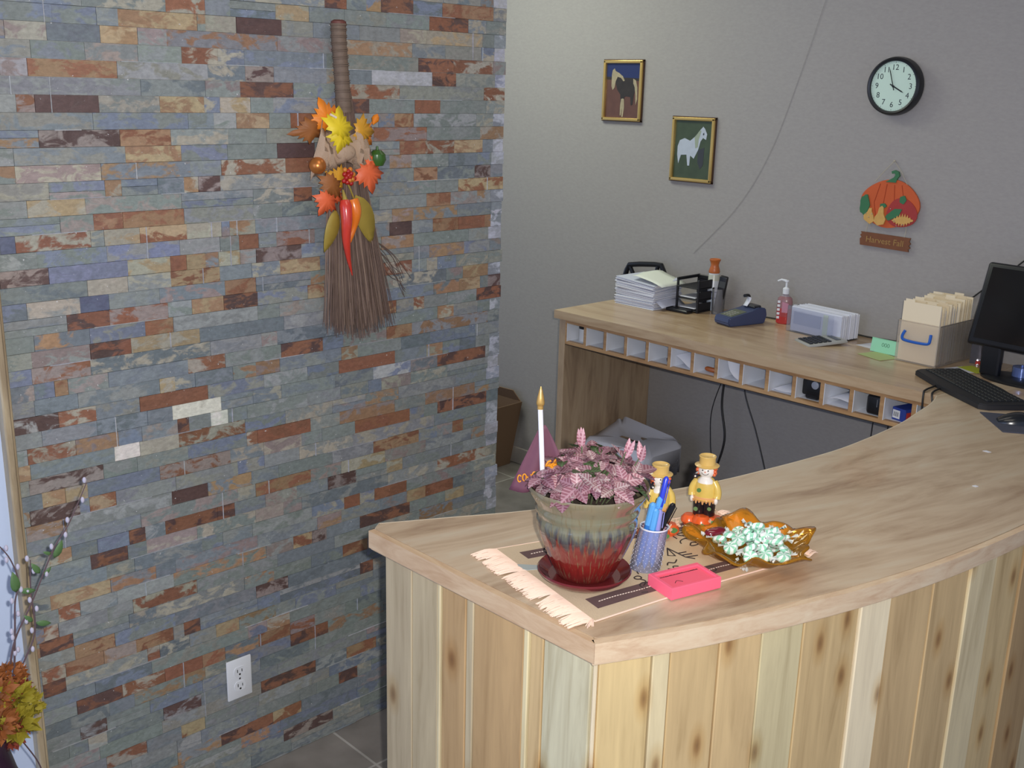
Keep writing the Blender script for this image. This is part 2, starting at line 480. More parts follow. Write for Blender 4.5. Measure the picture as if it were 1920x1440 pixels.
def class_col(k):
    c = jit(CL[k], 0.14, sr)
    a = {'R': 'DODRT', 'O': 'RTPY', 'Y': 'OOTR', 'D': 'RPGDR', 'P': 'RTDG', 'T': 'YPGT', 'W': 'GWB', 'B': 'BBG', 'N': 'NB', 'G': 'GGT', 'C': 'CT'}[k]
    a = jit(CL[sr.choice(a)], 0.15, sr)
    return c, a
for k in range(0, 78):
    z0 = max(0.001, 0.007 + (k - 1) * pitch); z1 = 0.007 + k * pitch
    if z1 > 2.72: break
    L = sorted(fixed.get(k, []))
    clean = []
    for s in L:
        if clean and s[0] < clean[-1][1]:
            if s[1] - clean[-1][1] < 0.03: continue
            s = [clean[-1][1], s[1], s[2]]
        s[0] = max(s[0], Y0); s[1] = min(s[1], YS)
        if clean and 0 < s[0] - clean[-1][1] < 0.02: s[0] = clean[-1][1]
        clean.append(s)
    pos = Y0
    segs = []
    # corner return piece at the free end of the wall
    end = YS + sr.uniform(-0.004, 0.004)
    cp = sr.uniform(0.038, 0.055) if (k // 2) % 3 != 1 else 0
    if clean and clean[-1][1] > YS - 0.05: cp = 0
    lim = end - cp
    for s in clean + [[lim, lim, None]]:
        while s[0] - pos > 0.001:
            left = s[0] - pos
            L1 = sr.choice([0.06, 0.09, 0.12, 0.15, 0.2, 0.26]) * sr.uniform(0.85, 1.15)
            if left - L1 < 0.04: L1 = left
            segs.append((pos, pos + L1, None)); pos += L1
        if s[2]:
            e = min(s[1], end) if end - s[1] > 0.02 else end
            segs.append((s[0], e, s[2])); pos = e
    if cp and pos < end - 0.01: segs.append((pos, end, 'corner'))
    for (a, b2, c) in segs:
        d = sr.uniform(-0.0012, 0.0016)
        if c == 'corner':
            col = jit(sr.choice([S(156, 162, 178), S(140, 146, 152), S(168, 170, 176)]), 0.1, sr); alt = jit(S(186, 189, 200), 0.08, sr)
            stone(a, b2, z0, z1, col, alt, d)
        elif c is None:
            if sr.random() < 0.12 and b2 - a > 0.08:      # two thin slips in one course
                zm = z0 + (z1 - z0) * sr.uniform(0.4, 0.6)
                for (u0, u1) in ((z0, zm), (zm, z1)):
                    col, alt = gen_col(); stone(a, b2, u0, u1, col, alt, d + sr.uniform(-0.001, 0.001))
            else:
                col, alt = gen_col(); stone(a, b2, z0, z1, col, alt, d)
        else:
            col, alt = class_col(c); stone(a, b2, z0, z1, col, alt, d)
# pale grout showing at some joints of the panels
for kj in range(0, 19):
    ya = Y0 + sr.uniform(0, .3)
    while ya < YS - 0.06:
        L_g = sr.uniform(0.05, 0.26)
        zj = 0.007 + (kj * 4 + sr.choice([0, 0, 0, 2])) * pitch
        vs = box(bm, (-0.005, ya, zj - 0.0007), (0.0023, min(YS - .01, ya + L_g), zj + 0.0007))
        cg = jit(S(170, 172, 176), 0.15, sr)
        for f in set(f for v in vs for f in v.link_faces):
            for l in f.loops: l[cc] = cg; l[ca] = cg
        ya += L_g + sr.uniform(0.1, 0.7)
for n_ in range(60):
    k = sr.randrange(0, 74); ya = sr.uniform(Y0 + .05, YS - 0.06); hh = sr.choice([1, 1, 2]) * pitch
    z_ = 0.007 + k * pitch
    vs = box(bm, (-0.005, ya, z_), (0.0022, ya + 0.0016, z_ + hh))
    cg = jit(S(172, 174, 180), 0.15, sr)
    for f in set(f for v in vs for f in v.link_faces):
        for l in f.loops: l[cc] = cg; l[ca] = cg
# backing board behind the slips
vs = box(bm, (-0.14, Y0, 0), (-0.012, YS - 0.006, 2.72))
for f in set(f for v in vs for f in v.link_faces):
    for l in f.loops: l[cc] = S(190, 190, 188); l[ca] = S(190, 190, 188)

def stone_mat():
    m, nt, b = new_mat('ledger_slate')
    tc = nt.nodes.new('ShaderNodeTexCoord')
    st = nt.nodes.new('ShaderNodeMapping'); st.inputs['Scale'].default_value = (1, 0.7, 1.3)
    nt.links.new(tc.outputs['Object'], st.inputs[0])
    a1 = nt.nodes.new('ShaderNodeAttribute'); a1.attribute_name = 'Col'
    a2 = nt.nodes.new('ShaderNodeAttribute'); a2.attribute_name = 'Alt'
    n = nt.nodes.new('ShaderNodeTexNoise'); n.inputs['Scale'].default_value = 26; n.inputs['Detail'].default_value = 7; n.inputs['Roughness'].default_value = 0.62; n.inputs['Distortion'].default_value = 0.6
    nt.links.new(st.outputs[0], n.inputs['Vector'])
    r = ramp(nt, [(0.48, (0, 0, 0, 1)), (0.56, (1, 1, 1, 1))])
    nt.links.new(n.outputs['Fac'], r.inputs[0])
    mx = nt.nodes.new('ShaderNodeMixRGB')
    nt.links.new(r.outputs[0], mx.inputs[0]); nt.links.new(a1.outputs['Color'], mx.inputs[1]); nt.links.new(a2.outputs['Color'], mx.inputs[2])
    n2 = nt.nodes.new('ShaderNodeTexNoise'); n2.inputs['Scale'].default_value = 95; n2.inputs['Detail'].default_value = 5; n2.inputs['Roughness'].default_value = 0.7
    nt.links.new(st.outputs[0], n2.inputs['Vector'])
    r2 = ramp(nt, [(0.28, (0.66, 0.66, 0.66, 1)), (0.72, (1.22, 1.22, 1.22, 1))])
    nt.links.new(n2.outputs['Fac'], r2.inputs[0])
    mu = nt.nodes.new('ShaderNodeMixRGB'); mu.blend_type = 'MULTIPLY'; mu.inputs[0].default_value = 0.75
    nt.links.new(mx.outputs[0], mu.inputs[1]); nt.links.new(r2.outputs[0], mu.inputs[2])
    # slow large drift in tone, plus scattered pale flecks
    n3 = nt.nodes.new('ShaderNodeTexNoise'); n3.inputs['Scale'].default_value = 150; n3.inputs['Detail'].default_value = 2
    nt.links.new(tc.outputs['Object'], n3.inputs['Vector'])
    r3 = ramp(nt, [(0.72, (0, 0, 0, 1)), (0.78, (1, 1, 1, 1))])
    nt.links.new(n3.outputs['Fac'], r3.inputs[0])
    m3 = nt.nodes.new('ShaderNodeMixRGB'); m3.inputs[2].default_value = S(205, 205, 205)
    nt.links.new(r3.outputs[0], m3.inputs[0]); nt.links.new(mu.outputs[0], m3.inputs[1])
    nt.links.new(m3.outputs[0], b.inputs['Base Color'])
    b.inputs['Roughness'].default_value = 0.48
    b.inputs['Specular IOR Level'].default_value = 0.6
    bp = nt.nodes.new('ShaderNodeBump'); bp.inputs['Strength'].default_value = 0.55; bp.inputs['Distance'].default_value = 0.003
    nt.links.new(n.outputs['Fac'], bp.inputs['Height'])
    bp2 = nt.nodes.new('ShaderNodeBump'); bp2.inputs['Strength'].default_value = 0.5; bp2.inputs['Distance'].default_value = 0.001
    nt.links.new(n2.outputs['Fac'], bp2.inputs['Height']); nt.links.new(bp.outputs[0], bp2.inputs['Normal'])
    nt.links.new(bp2.outputs[0], b.inputs['Normal'])
    return m
struct(obj('wall_left', bm, stone_mat(), smooth=0), 'stacked slate ledger stone wall in grey blue and rust slips')

# ------------------------------------------------------------------ curved reception counter
F2 = cat([Vector((x, y, 0)) for x, y in [(1.31, 1.161), (1.358, 1.267), (1.408, 1.393), (1.484, 1.638), (1.538, 1.886), (1.573, 2.168), (1.590, 2.45), (1.588, 2.75), (1.565, 3.05), (1.52, 3.3), (1.46, YW - 0.002)]], 6)
I2 = cat([Vector((x, y, 0)) for x, y in [(.704, 1.195), (.775, 1.33), (.846, 1.466), (.905, 1.62), (.958, 1.766), (1.0, 1.92), (1.027, 2.071), (1.05, 2.23), (1.062, 2.384), (1.057, 2.631), (1.035, 2.8), (1.017, 2.918), (.99, 3.01)]], 5)
P1 = Vector((.719, 1.158, 0))
def offs(line, d):
    out = []
    for i, p in enumerate(line):
        a = line[max(i - 1, 0)]; b2 = line[min(i + 1, len(line) - 1)]
        t = (b2 - a).normalized()
        out.append(p + Vector((-t.y, t.x, 0)) * d)
    return out
counter = thing('reception_counter', 'long curved light wood reception counter with vertical plank front', 'counter', (0, 0, 0))
WS = [(0.28, S(158, 130, 104)), (0.42, S(184, 160, 132)), (0.55, S(200, 178, 150)), (0.72, S(206, 192, 168))]
M_top = wood('laminate_top', WS, 'y', angle=R(12), scale=0.75, rough=0.33, long=0.16, coat=0.15)
M_desk = wood('laminate_desk', [(0.28, S(158, 130, 100)), (0.42, S(178, 150, 118)), (0.55, S(190, 164, 132)), (0.72, S(200, 178, 146))], 'x', scale=0.8, rough=0.3, long=0.14, coat=0.2)
M_edge = wood('edge_pine', [(0.3, S(200, 168, 136)), (0.5, S(214, 188, 156)), (0.7, S(222, 202, 172))], 'y', angle=R(12), scale=2.6, rough=0.5, long=0.2)
M_line = mk('seam_dark', S(60, 48, 38), 0.8)
Fo = list(F2); ee = 0.016
end_l = [P1, Vector((1.31, 1.161, 0))]
inner_F = offs(F2, ee)
inner_F[0] = Vector((1.31 - ee, 1.161 + ee, 0))
poly = [P1 + Vector((0.0, ee, 0))] + inner_F + [Vector((.99, YW - 0.002, 0))] + [p for p in I2[::-1]]
poly = [(p.x, p.y) for p in poly]
bm = BM(); prism(bm, poly, 0.945, HT)
obj('countertop', bm, M_top, counter, smooth=0)
# edge strip: band around the end and the curved front
def band(bm, line, d0, d1, z0, z1, mi=0, bev=False):
    a = offs(line, d0); b2 = offs(line, d1)
    va = [[bm.verts.new((p.x, p.y, z)) for p in a] for z in (z0, z1)]
    vb = [[bm.verts.new((p.x, p.y, z)) for p in b2] for z in (z0, z1)]
    n = len(line); fs = []
    for i in range(n - 1):
        fs.append(bm.faces.new((va[0][i], va[0][i + 1], va[1][i + 1], va[1][i])))
        fs.append(bm.faces.new((vb[0][i + 1], vb[0][i], vb[1][i], vb[1][i + 1])))
        fs.append(bm.faces.new((va[1][i], va[1][i + 1], vb[1][i + 1], vb[1][i])))
        fs.append(bm.faces.new((va[0][i + 1], va[0][i], vb[0][i], vb[0][i + 1])))
    for i in (0, n - 1):
        fs.append(bm.faces.new((va[0][i], va[1][i], vb[1][i], vb[0][i])))
    setmi(fs, mi)
bm = BM()
band(bm, F2, 0.0, ee - 0.0022, 0.939, HT - 0.0004)
band(bm, F2, 0.006, 0.02, 0.9335, 0.939)
obj('edge_strip', bm, M_edge, counter, smooth=30)
M_edge2 = wood('edge_pine_end', [(0.3, S(188, 154, 120)), (0.5, S(202, 172, 138)), (0.7, S(212, 186, 152))], 'x', scale=2.6, rough=0.5, long=0.2)
bm = BM()
prism(bm, [(P1.x, P1.y), (1.309, 1.161), (1.309 - ee, 1.161 + ee - 0.0022), (P1.x, P1.y + ee - 0.0022)], 0.939, HT - 0.0004)
prism(bm, [(P1.x, P1.y + 0.006), (1.303, 1.167), (1.29, 1.18), (P1.x, P1.y + 0.02)], 0.9335, 0.939)
obj('edge_strip', bm, M_edge2, counter, smooth=0)
bm = BM(); band(bm, offs(I2, -0.0015), 0.0, 0.003, 0.945, HT + 0.0002)
prism(bm, [(P1.x, P1.y + ee), (P1.x - .001, P1.y + ee), (.7025, 1.195), (.7045, 1.196)], 0.945, HT)
obj('inner_edge_strip', bm, mk('edge_pale', S(214, 200, 176), 0.5), counter, smooth=0, label='thin pale inner edge strip')

# planks
M_plank = wood('cedar_plank', [(0.28, (0.72, 0.68, 0.62, 1)), (0.45, (0.93, 0.92, 0.9, 1)), (0.62, (1.06, 1.06, 1.04, 1)), (0.75, (1.12, 1.12, 1.1, 1))], 'z', scale=1.5, rough=0.55, long=0.07, use_attr=True)
PC = {'y': S(214, 188, 138), 'l': S(220, 204, 164), 'c': S(234, 218, 184), 't': S(204, 176, 130), 'g': S(204, 190, 150), 'b': S(188, 156, 112), 'w': S(228, 212, 180), 's': S(190, 174, 142), 'e': S(206, 198, 168)}
def planks(bm, line, cuts, z0, z1, back=0.018):
    """line: outer plank plane; cuts: list of (s0, s1, colour, proud) along the line"""
    cl = colour_attr(bm, 'Col')
    acc = [0.0]
    for i in range(1, len(line)): acc.append(acc[-1] + (line[i] - line[i - 1]).length)
    def at(s):
        s = max(0, min(acc[-1], s))
        for i in range(1, len(line)):
            if s <= acc[i] + 1e-9:
                t = (s - acc[i - 1]) / (acc[i] - acc[i - 1])
                d = (line[i] - line[i - 1]).normalized()
                return line[i - 1].lerp(line[i], t), Vector((-d.y, d.x, 0))
        return line[-1], Vector((-1, 0, 0))
    for (s0, s1, c, pr) in cuts:
        g = 0.0012
        a, na = at(s0 + g); b2, nb = at(s1 - g)
        nn = ((na + nb) / 2).normalized()
        col = jit(PC[c], 0.04)
        ch = 0.0018
        d = (b2 - a).normalized()
        prof = [a + nn * back, a + nn * (ch - pr), a + d * ch - nn * pr, b2 - d * ch - nn * pr, b2 + nn * (ch - pr), b2 + nn * back]
        lo = [bm.verts.new((p.x, p.y, z0)) for p in prof]; hi = [bm.verts.new((p.x, p.y, z1)) for p in prof]
        fs = [bm.faces.new(lo[::-1]), bm.faces.new(hi)]
        for i in range(6):
            j = (i + 1) % 6
            fs.append(bm.faces.new((lo[i], lo[j], hi[j], hi[i])))
        for f in fs:
            for l in f.loops: l[cl] = col
ins = 0.022
PF = offs(F2, ins); PF[0] = Vector((1.31 - ins, 1.161 + ins, 0))
# boundaries measured as points (x, y) on the front; turn into arc length
def arc(line, p):
    best = (9, 0); acc = 0
    for i in range(1, len(line)):
        a, b2 = line[i - 1], line[i]; d = b2 - a
        t = max(0, min(1, (Vector((p[0], p[1], 0)) - a).dot(d) / d.length_squared))
        q = a + d * t; dist = (Vector((p[0], p[1], 0)) - q).length
        if dist < best[0]: best = (dist, acc + d.length * t)
        acc += d.length
    return best[1]
bp = [(1.296, 1.184), (1.335, 1.275), (1.350, 1.305), (1.387, 1.393), (1.413, 1.478), (1.439, 1.567), (1.478, 1.695), (1.501, 1.773), (1.529, 1.898), (1.545, 2.017), (1.555, 2.114)]
ss = [arc(PF, p) for p in bp]; ss[0] = 0.0
cols = ['y', 'l', 't', 't', 'g', 't', 'c', 't', 't', 'l']
cuts = []
prd = [0, 0.002, 0.0, 0.001, 0.0, 0.0, 0.004, 0.0, 0.001, 0.005]
cuts.append((0.0, 0.012, 'w', 0.0)); ss[0] = 0.014
for i in range(10): cuts.append((ss[i], ss[i + 1], cols[i], prd[i]))
s = ss[-1]; q = ['y', 'b', 'l', 't', 'y', 'g', 't', 'c', 'b', 't', 'y', 'l', 'g', 't', 'b', 'y', 't', 'l']
i = 0
tot = sum((PF[k] - PF[k - 1]).length for k in range(1, len(PF)))
while s < tot - 0.02:
    e = min(tot, s + rnd.choice([0.07, 0.1, 0.12, 0.14])); cuts.append((s, e, q[i % len(q)], rnd.choice([0, 0.002, 0.004]))); s = e; i += 1
bm = BM(); planks(bm, PF, cuts, 0.0, 0.9345)
obj('front_panel', bm, M_plank, counter, smooth=0)
EL = [Vector((.742, 1.18, 0)), Vector((1.31 - ins, 1.18, 0))]
xs = [.742, .826, .904, .915, .983, 1.004, 1.134, 1.148, 1.180, 1.288]
cs = ['s', 's', 'l', 'b', 's', 'b', 'l', 't', 'e']
bm = BM(); planks(bm, EL, [(xs[i] - .742, xs[i + 1] - .742, cs[i], 0.003 if cs[i] == 'l' else 0) for i in range(9)], 0.0, 0.9345)
obj('end_panel', bm, M_plank, counter, smooth=0, label='short planked end panel of the counter')
IB = offs(I2, -0.05)
for p in (IB[12], IB[30], IB[48]):
    bm = BM(); box(bm, (p.x, p.y - 0.01, 0), (p.x + 0.42, p.y + 0.01, 0.945)); obj('support_panel', bm, M_desk, counter, smooth=0)

# ------------------------------------------------------------------ back desk with pigeonholes
desk = thing('back_desk', 'long brown wood desk along the back wall with a row of pigeonholes', 'desk', (0, 0, 0))
bm = BM()
box(bm, (-0.572, 3.01, 0.943), (0.9885, YW - 0.001, HT))
obj('desktop', bm, M_desk, desk, smooth=0)
CW, CP, C0 = 0.087, 0.103, -0.516
M_apron = wood('laminate_apron', [(0.30, S(146, 108, 70)), (0.45, S(176, 136, 94)), (0.6, S(192, 154, 110)), (0.72, S(202, 168, 124))], 'x', scale=1.2, rough=0.4, long=0.15)
M_pale = mk('cell_white', S(232, 236, 244), 0.6)
bm = BM()
yF = 3.03
box(bm, (-0.527, yF, 0.927), (0.985, yF + 0.018, 0.943))
box(bm, (-0.527, yF, 0.843), (0.985, yF + 0.018, 0.856))
for i in range(-1, 15):
    x0 = C0 + i * CP + CW; x1 = C0 + (i + 1) * CP
    if i == -1: x0 = -0.527
    if x0 > 0.97: continue
    box(bm, (x0, yF, 0.856), (min(x1, 0.985), yF + 0.018, 0.927))
obj('pigeonhole_frame', bm, M_apron, desk, smooth=0)
bm = BM()
dp = 0.30
for i in range(15):
    x0 = C0 + i * CP; x1 = x0 + CW
    if x0 > 0.9: x1 = 0.984
    z0, z1, ya, yb = 0.856, 0.927, yF + 0.0185, yF + dp
    t = 0.003
    box(bm, (x0 - t, ya, z0 - t), (x1 + t, yb, z0)); box(bm, (x0 - t, ya, z1), (x1 + t, yb, z1 + t))
    box(bm, (x0 - t, ya, z0), (x0, yb, z1)); box(bm, (x1, ya, z0), (x1 + t, yb, z1)); box(bm, (x0 - t, yb, z0 - t), (x1 + t, yb + t, z1 + t))
    box(bm, (x0 - 0.0012, yF - 0.0006, z0 - 0.001), (x0 + 0.0008, yF + 0.02, z1 + 0.001))
obj('pigeonhole_liner', bm, M_pale, desk, smooth=0, label='white lining of the pigeonholes')
bm = BM(); box(bm, (-0.527, yF + 0.002, 0.8395), (0.985, yF + 0.30, 0.8428))
obj('underside_strip', bm, M_line, desk, smooth=0)
M_side = wood('laminate_side', [(0.30, S(142, 118, 96)), (0.42, S(168, 144, 118)), (0.55, S(182, 158, 130)), (0.72, S(192, 170, 142))], 'z', scale=0.9, rough=0.45, long=0.14)
bm = BM(); box(bm, (-0.560, yF, 0), (-0.528, YW - 0.001, 0.9425), bev=0.001)
obj('side_panel', bm, M_side, desk, smooth=0)
bm = BM(); box(bm, (0.945, yF + 0.02, 0), (0.985, YW - 0.001, 0.8385))
obj('side_panel', bm, M_side, desk, smooth=0)
# ------------------------------------------------------------------ common small materials
M_white = mk('plastic_white', S(225, 228, 232), 0.4)
M_black = mk('plastic_black', S(24, 25, 29), 0.35)
M_blk2 = mk('plastic_black_matt', S(30, 30, 34), 0.6)
M_paper = mk('paper_white', S(222, 224, 232), 0.8)
M_paper2 = mk('paper_shade', S(196, 200, 216), 0.8, var=0.08, vscale=60)
M_gold = mk('frame_gold', S(214, 180, 108), 0.28, metal=0.65)
M_brown = mk('frame_brown', S(74, 50, 34), 0.4)
M_green = mk('leaf_green', S(70, 120, 60), 0.5)
M_cable = mk('cable_black', S(28, 27, 28), 0.5)
M_silver = mk('silver', S(190, 194, 200), 0.25, metal=1.0)

def leafpts(n, L, W, tip=1.0):
    """outline of a simple pointed leaf along +x, from 0 to L"""
    up = []
    for i in range(n + 1):
        t = i / n
        up.append((L * t, W * 0.5 * max(0, math.sin(PI * t ** 0.85)) ** 0.8 * (1 - 0.15 * t)))
    return up
def leaf(bm, M, L, W, n=6, curl=0.2, cup=0.15, mi=0, cl=None, c0=None, c1=None, rng=rnd):
    """double-row leaf with a midrib fold; optional colour attribute (rim c0, rib c1)"""
    up = leafpts(n, L, W)
    rib = []; lft = []; rgt = []
    for (x, h) in up:
        zc = -curl * (x / L) ** 2 * L
        rib.append(bm.verts.new(M @ Vector((x, 0, zc))))
        lft.append(bm.verts.new(M @ Vector((x, h, zc + cup * h))))
        rgt.append(bm.verts.new(M @ Vector((x, -h, zc + cup * h))))
    fs = []
    for i in range(n):
        for side in (0, 1):
            s = (lft if side == 0 else rgt)
            q = [rib[i], rib[i + 1], s[i + 1], s[i]]
            if side: q = q[::-1]
            q2 = []
            for v in q:
                if v not in q2: q2.append(v)
            if i == 0: q2 = [rib[0], rib[1], s[1]] if side == 0 else [s[1], rib[1], rib[0]]
            if i == n - 1: q2 = [rib[i], rib[i + 1], s[i]] if side == 0 else [s[i], rib[i + 1], rib[i]]
            f = bm.faces.new(q2); f.material_index = mi; fs.append(f)
            if cl is not None:
                for l in f.loops: l[cl] = c1 if l.vert in rib else c0
    return fs
def solidify(o, t):
    m = o.modifiers.new('thickness', 'SOLIDIFY'); m.thickness = t; m.offset = 0
    return o
def maple(r):
    a = [(0, -.42), (.10, -.34), (.34, -.52), (.36, -.30), (.66, -.28), (.56, -.10), (.98, .22), (.66, .26), (.68, .46), (.40, .36), (.44, .66), (.24, .56), (.20, .80), (0, 1.05)]
    pts = a + [(-x, y) for x, y in a[::-1][1:-1]]
    return [(x * r, y * r) for x, y in pts]
def fan(bm, poly, M, cup=0.1, mi=0):
    """flat-ish outline filled from its centre, cupped"""
    rr = max(math.hypot(x, y) for x, y in poly)
    c = bm.verts.new(M @ Vector((0, 0, 0)))
    vs = [bm.verts.new(M @ Vector((x, y, -cup * (x * x + y * y) / rr + 0.10 * cup * rr * math.sin(5 * math.atan2(y, x))))) for x, y in poly]
    for i in range(len(vs)):
        f = bm.faces.new((c, vs[i], vs[(i + 1) % len(vs)])); f.material_index = mi

# ------------------------------------------------------------------ wall socket
t = thing('wall_outlet', 'white double electrical outlet plate low on the slate stone wall', 'outlet', (0.004, 1.254, 0.297))
Mo = basis((0, 0, 0), (0, 1, 0), (0, 0, 1), (1, 0, 0))
bm = BM(); box(bm, (-0.036, -0.0575, 0), (0.036, 0.0575, 0.006), bev=0.003, M=Mo, seg=2)
obj('cover_plate', bm, M_white, t)
for dz in (0.021, -0.021):
    bm = BM(); pl = [(0.0165 * math.cos(a) , max(-0.0135, min(0.0135, 0.0175 * math.sin(a))) + dz) for a in [2 * PI * i / 24 for i in range(24)]]
    prism(bm, pl, 0.0055, 0.0075, M=Mo)
    so = obj('socket', bm, M_white, t, smooth=0)
    bm = BM()
    box(bm, (-0.0075, dz - 0.002, 0.0070), (-0.0055, dz + 0.007, 0.0078), M=Mo)
    box(bm, (0.0055, dz - 0.002, 0.0070), (0.0075, dz + 0.006, 0.0078), M=Mo)
    lathe(bm, [(0.0028, 0.0070), (0.0028, 0.0078)], 12, M=Mo @ Matrix.Translation((0, dz - 0.008, 0)))
    obj('slots', bm, M_black, so, smooth=0)
bm = BM(); lathe(bm, [(0.003, 0.005), (0.003, 0.0068), (0.002, 0.0074)], 12, M=Mo); obj('screw', bm, M_silver, t)

# ------------------------------------------------------------------ broom with autumn decoration on the stone wall
br = thing('decorative_broom', 'twig broom with autumn leaves hung on the slate wall', 'broom', (0.012, 1.60, 1.17))
def W(y, z, x=0.03):   # wall point -> broom local
    return Vector((x - 0.012, y - 1.60, z - 1.17))
M_twig = mk('twig', S(104, 84, 74), 0.8, var=0.3, vscale=60)
M_twig2 = mk('twig_light', S(138, 116, 102), 0.8)
M_wick = mk('wicker_binding', S(112, 94, 80), 0.7, var=0.2, vscale=90)
bm = BM()
pts = [(1.589, 1.952), (1.590, 1.91), (1.594, 1.86), (1.598, 1.80), (1.601, 1.745)]
hp = [W(y, z) for y, z in pts]
tube(bm, hp, [0.0185, 0.0185, 0.018, 0.0185, 0.020], 14)
dense = cat(hp, 6)
for i in range(len(dense) - 1):
    for q in (0.0, 0.5):
        p = dense[i].lerp(dense[i + 1], q); d = (dense[i + 1] - dense[i]).normalized()
        u = d.orthogonal().normalized(); v = d.cross(u)
        rr = 0.0195
        ring = [p + (u * math.cos(a) + v * math.sin(a)) * rr for a in [2 * PI * k / 12 for k in range(12)]]
        if i % 2 == 0: tube(bm, ring + [ring[0]], 0.0016, 5, cap=False)
obj('handle', bm, M_wick, br)
bm = BM()
lathe(bm, [(0.012, 0), (0.0185, 0.004), (0.0185, 0.014), (0.012, 0.018)], 14, M=Matrix.Translation(W(1.5895, 1.944)))
obj('handle_end', bm, mk('maroon_wrap', S(104, 58, 50), 0.6), br)
bm = BM()
for i in range(430):
    u = rnd.uniform(-1, 1); dpt = rnd.uniform(0, 1)
    top = W(1.603 + 0.016 * u, 1.745 + rnd.uniform(0, 0.05), 0.022 + 0.016 * dpt)
    midd = W(1.611 + 0.062 * u + rnd.uniform(-.006, .006), 1.50, 0.020 + 0.030 * dpt)
    ln = 1.160 + 0.03 * abs(u) + rnd.uniform(0, 0.045)
    bot = W(1.634 + 0.098 * u + rnd.uniform(-.014, .014), ln, 0.014 + 0.042 * dpt)
    P = cat([top, midd, bot], 3)
    tube(bm, P, [0.0016, 0.0016, 0.0015, 0.0013, 0.0012, 0.0010, 0.0006][:len(P)], 4, mi=0 if rnd.random() < 0.72 else 1)
for i in range(10):
    a0 = W(1.68 + rnd.uniform(-.02, .02), 1.42, 0.04)
    tube(bm, cat([a0, a0 + Vector((0.01, 0.05, -0.03 - rnd.uniform(0, .06))), a0 + Vector((0, 0.08 + rnd.uniform(0, .04), -0.08 - rnd.uniform(0, .09)))], 4), 0.0006, 4)
bo = obj('bristles', bm, [M_twig, M_twig2], br); bo['kind'] = 'stuff'
def wallM(y, z, x, ang, tilt=0.0, yaw=0.0):
    """local frame: X right along wall (+y), Y up, Z out of the wall (+x)"""
    B = basis(W(y, z, x), (0, 1, 0), (0, 0, 1), (1, 0, 0))
    return B @ Matrix.Rotation(ang, 4, 'Z') @ Matrix.Rotation(tilt, 4, 'X') @ Matrix.Rotation(yaw, 4, 'Y')
def mleaf(name, y, z, x, r, ang, col, tilt=0.0, yaw=0.0, lab=None, sx=1.0):
    bm = BM(); fan(bm, [(px * sx, py) for px, py in maple(r)], wallM(y, z, x, ang, tilt, yaw), cup=0.22)
    o = obj(name, bm, col, br, smooth=60, label=lab); solidify(o, 0.0008)
M_yel = mk('leaf_yellow', S(232, 204, 38), 0.55, var=0.12, vscale=40)
M_ora = mk('leaf_orange', S(232, 132, 30), 0.5, var=0.2, vscale=30)
M_oran = mk('leaf_coral', S(226, 104, 60), 0.5, var=0.18, vscale=30)
M_gol = mk('leaf_golden', S(214, 156, 44), 0.5, var=0.25, vscale=30)
M_oli = mk('leaf_olive', S(160, 138, 58), 0.55, var=0.15, vscale=50)
M_rust = mk('leaf_rust', S(150, 92, 44), 0.55, var=0.3, vscale=40)
mleaf('leaf', 1.532, 1.730, 0.060, 0.052, R(20), M_ora, lab='orange leaf behind the yellow one')
mleaf('leaf', 1.490, 1.705, 0.056, 0.062, R(100), M_rust, sx=0.55, lab='narrow rust and olive leaf')
mleaf('leaf', 1.552, 1.712, 0.080, 0.052, R(-15), M_yel, tilt=R(-10), lab='bright yellow maple leaf')
mleaf('leaf', 1.560, 1.690, 0.078, 0.042, R(170), M_yel, lab='bright yellow maple leaf')
mleaf('leaf', 1.627, 1.702, 0.066, 0.045, R(-95), M_gol, lab='golden maple leaf')
mleaf('leaf', 1.640, 1.690, 0.060, 0.036, R(-130), M_ora)
mleaf('leaf', 1.642, 1.600, 0.076, 0.052, R(190), M_oran, tilt=R(12), lab='coral orange maple leaf')
mleaf('leaf', 1.655, 1.612, 0.070, 0.036, R(-70), M_oran)
mleaf('leaf', 1.535, 1.575, 0.072, 0.046, R(140), M_rust)
mleaf('leaf', 1.556, 1.585, 0.070, 0.040, R(60), M_gol)
mleaf('leaf', 1.517, 1.537, 0.074, 0.042, R(150), M_oran, lab='coral orange maple leaf lower left')
mleaf('leaf', 1.545, 1.548, 0.064, 0.034, R(-120), M_oran)
bm = BM(); tube(bm, cat([W(1.655, 1.70, .05), W(1.668, 1.722, .055), W(1.682, 1.738, .06)], 4), 0.0015, 6)
lathe(bm, [(0.001, 0), (0.008, 0.007), (0.010, 0.016), (0.004, 0.026), (0.001, 0.03)], 10, M=wallM(1.682, 1.742, .06, R(0)) @ Matrix.Rotation(R(150), 4, 'Z') @ Matrix.Rotation(R(-90), 4, 'X'))
obj('flower_bud', bm, M_ora, br)
bm = BM()
for (y, z, a, s) in ((1.560, 1.645, R(168), 1.45), (1.562, 1.650, R(186), 1.1), (1.600, 1.652, R(10), 1.35), (1.600, 1.650, R(-8), 1.0)):
    Ml = wallM(y, z, 0.055, a)
    n = 7
    grid = []
    for i in range(n):
        rw = []
        for j in range(5):
            u = i / (n - 1); v = j / 4 - 0.5
            wdt = (0.030 + 0.022 * u) * s
            rw.append(bm.verts.new(Ml @ Vector((u * 0.058 * s - 0.02, v * 2 * wdt * (0.55 + .45 * u), 0.012 * math.sin(3.2 * u * PI + v * 5) + 0.01 * (1 - abs(v) * 2)))))
        grid.append(rw)
    for i in range(n - 1):
        for j in range(4):
            bm.faces.new((grid[i][j], grid[i + 1][j], grid[i + 1][j + 1], grid[i][j + 1]))
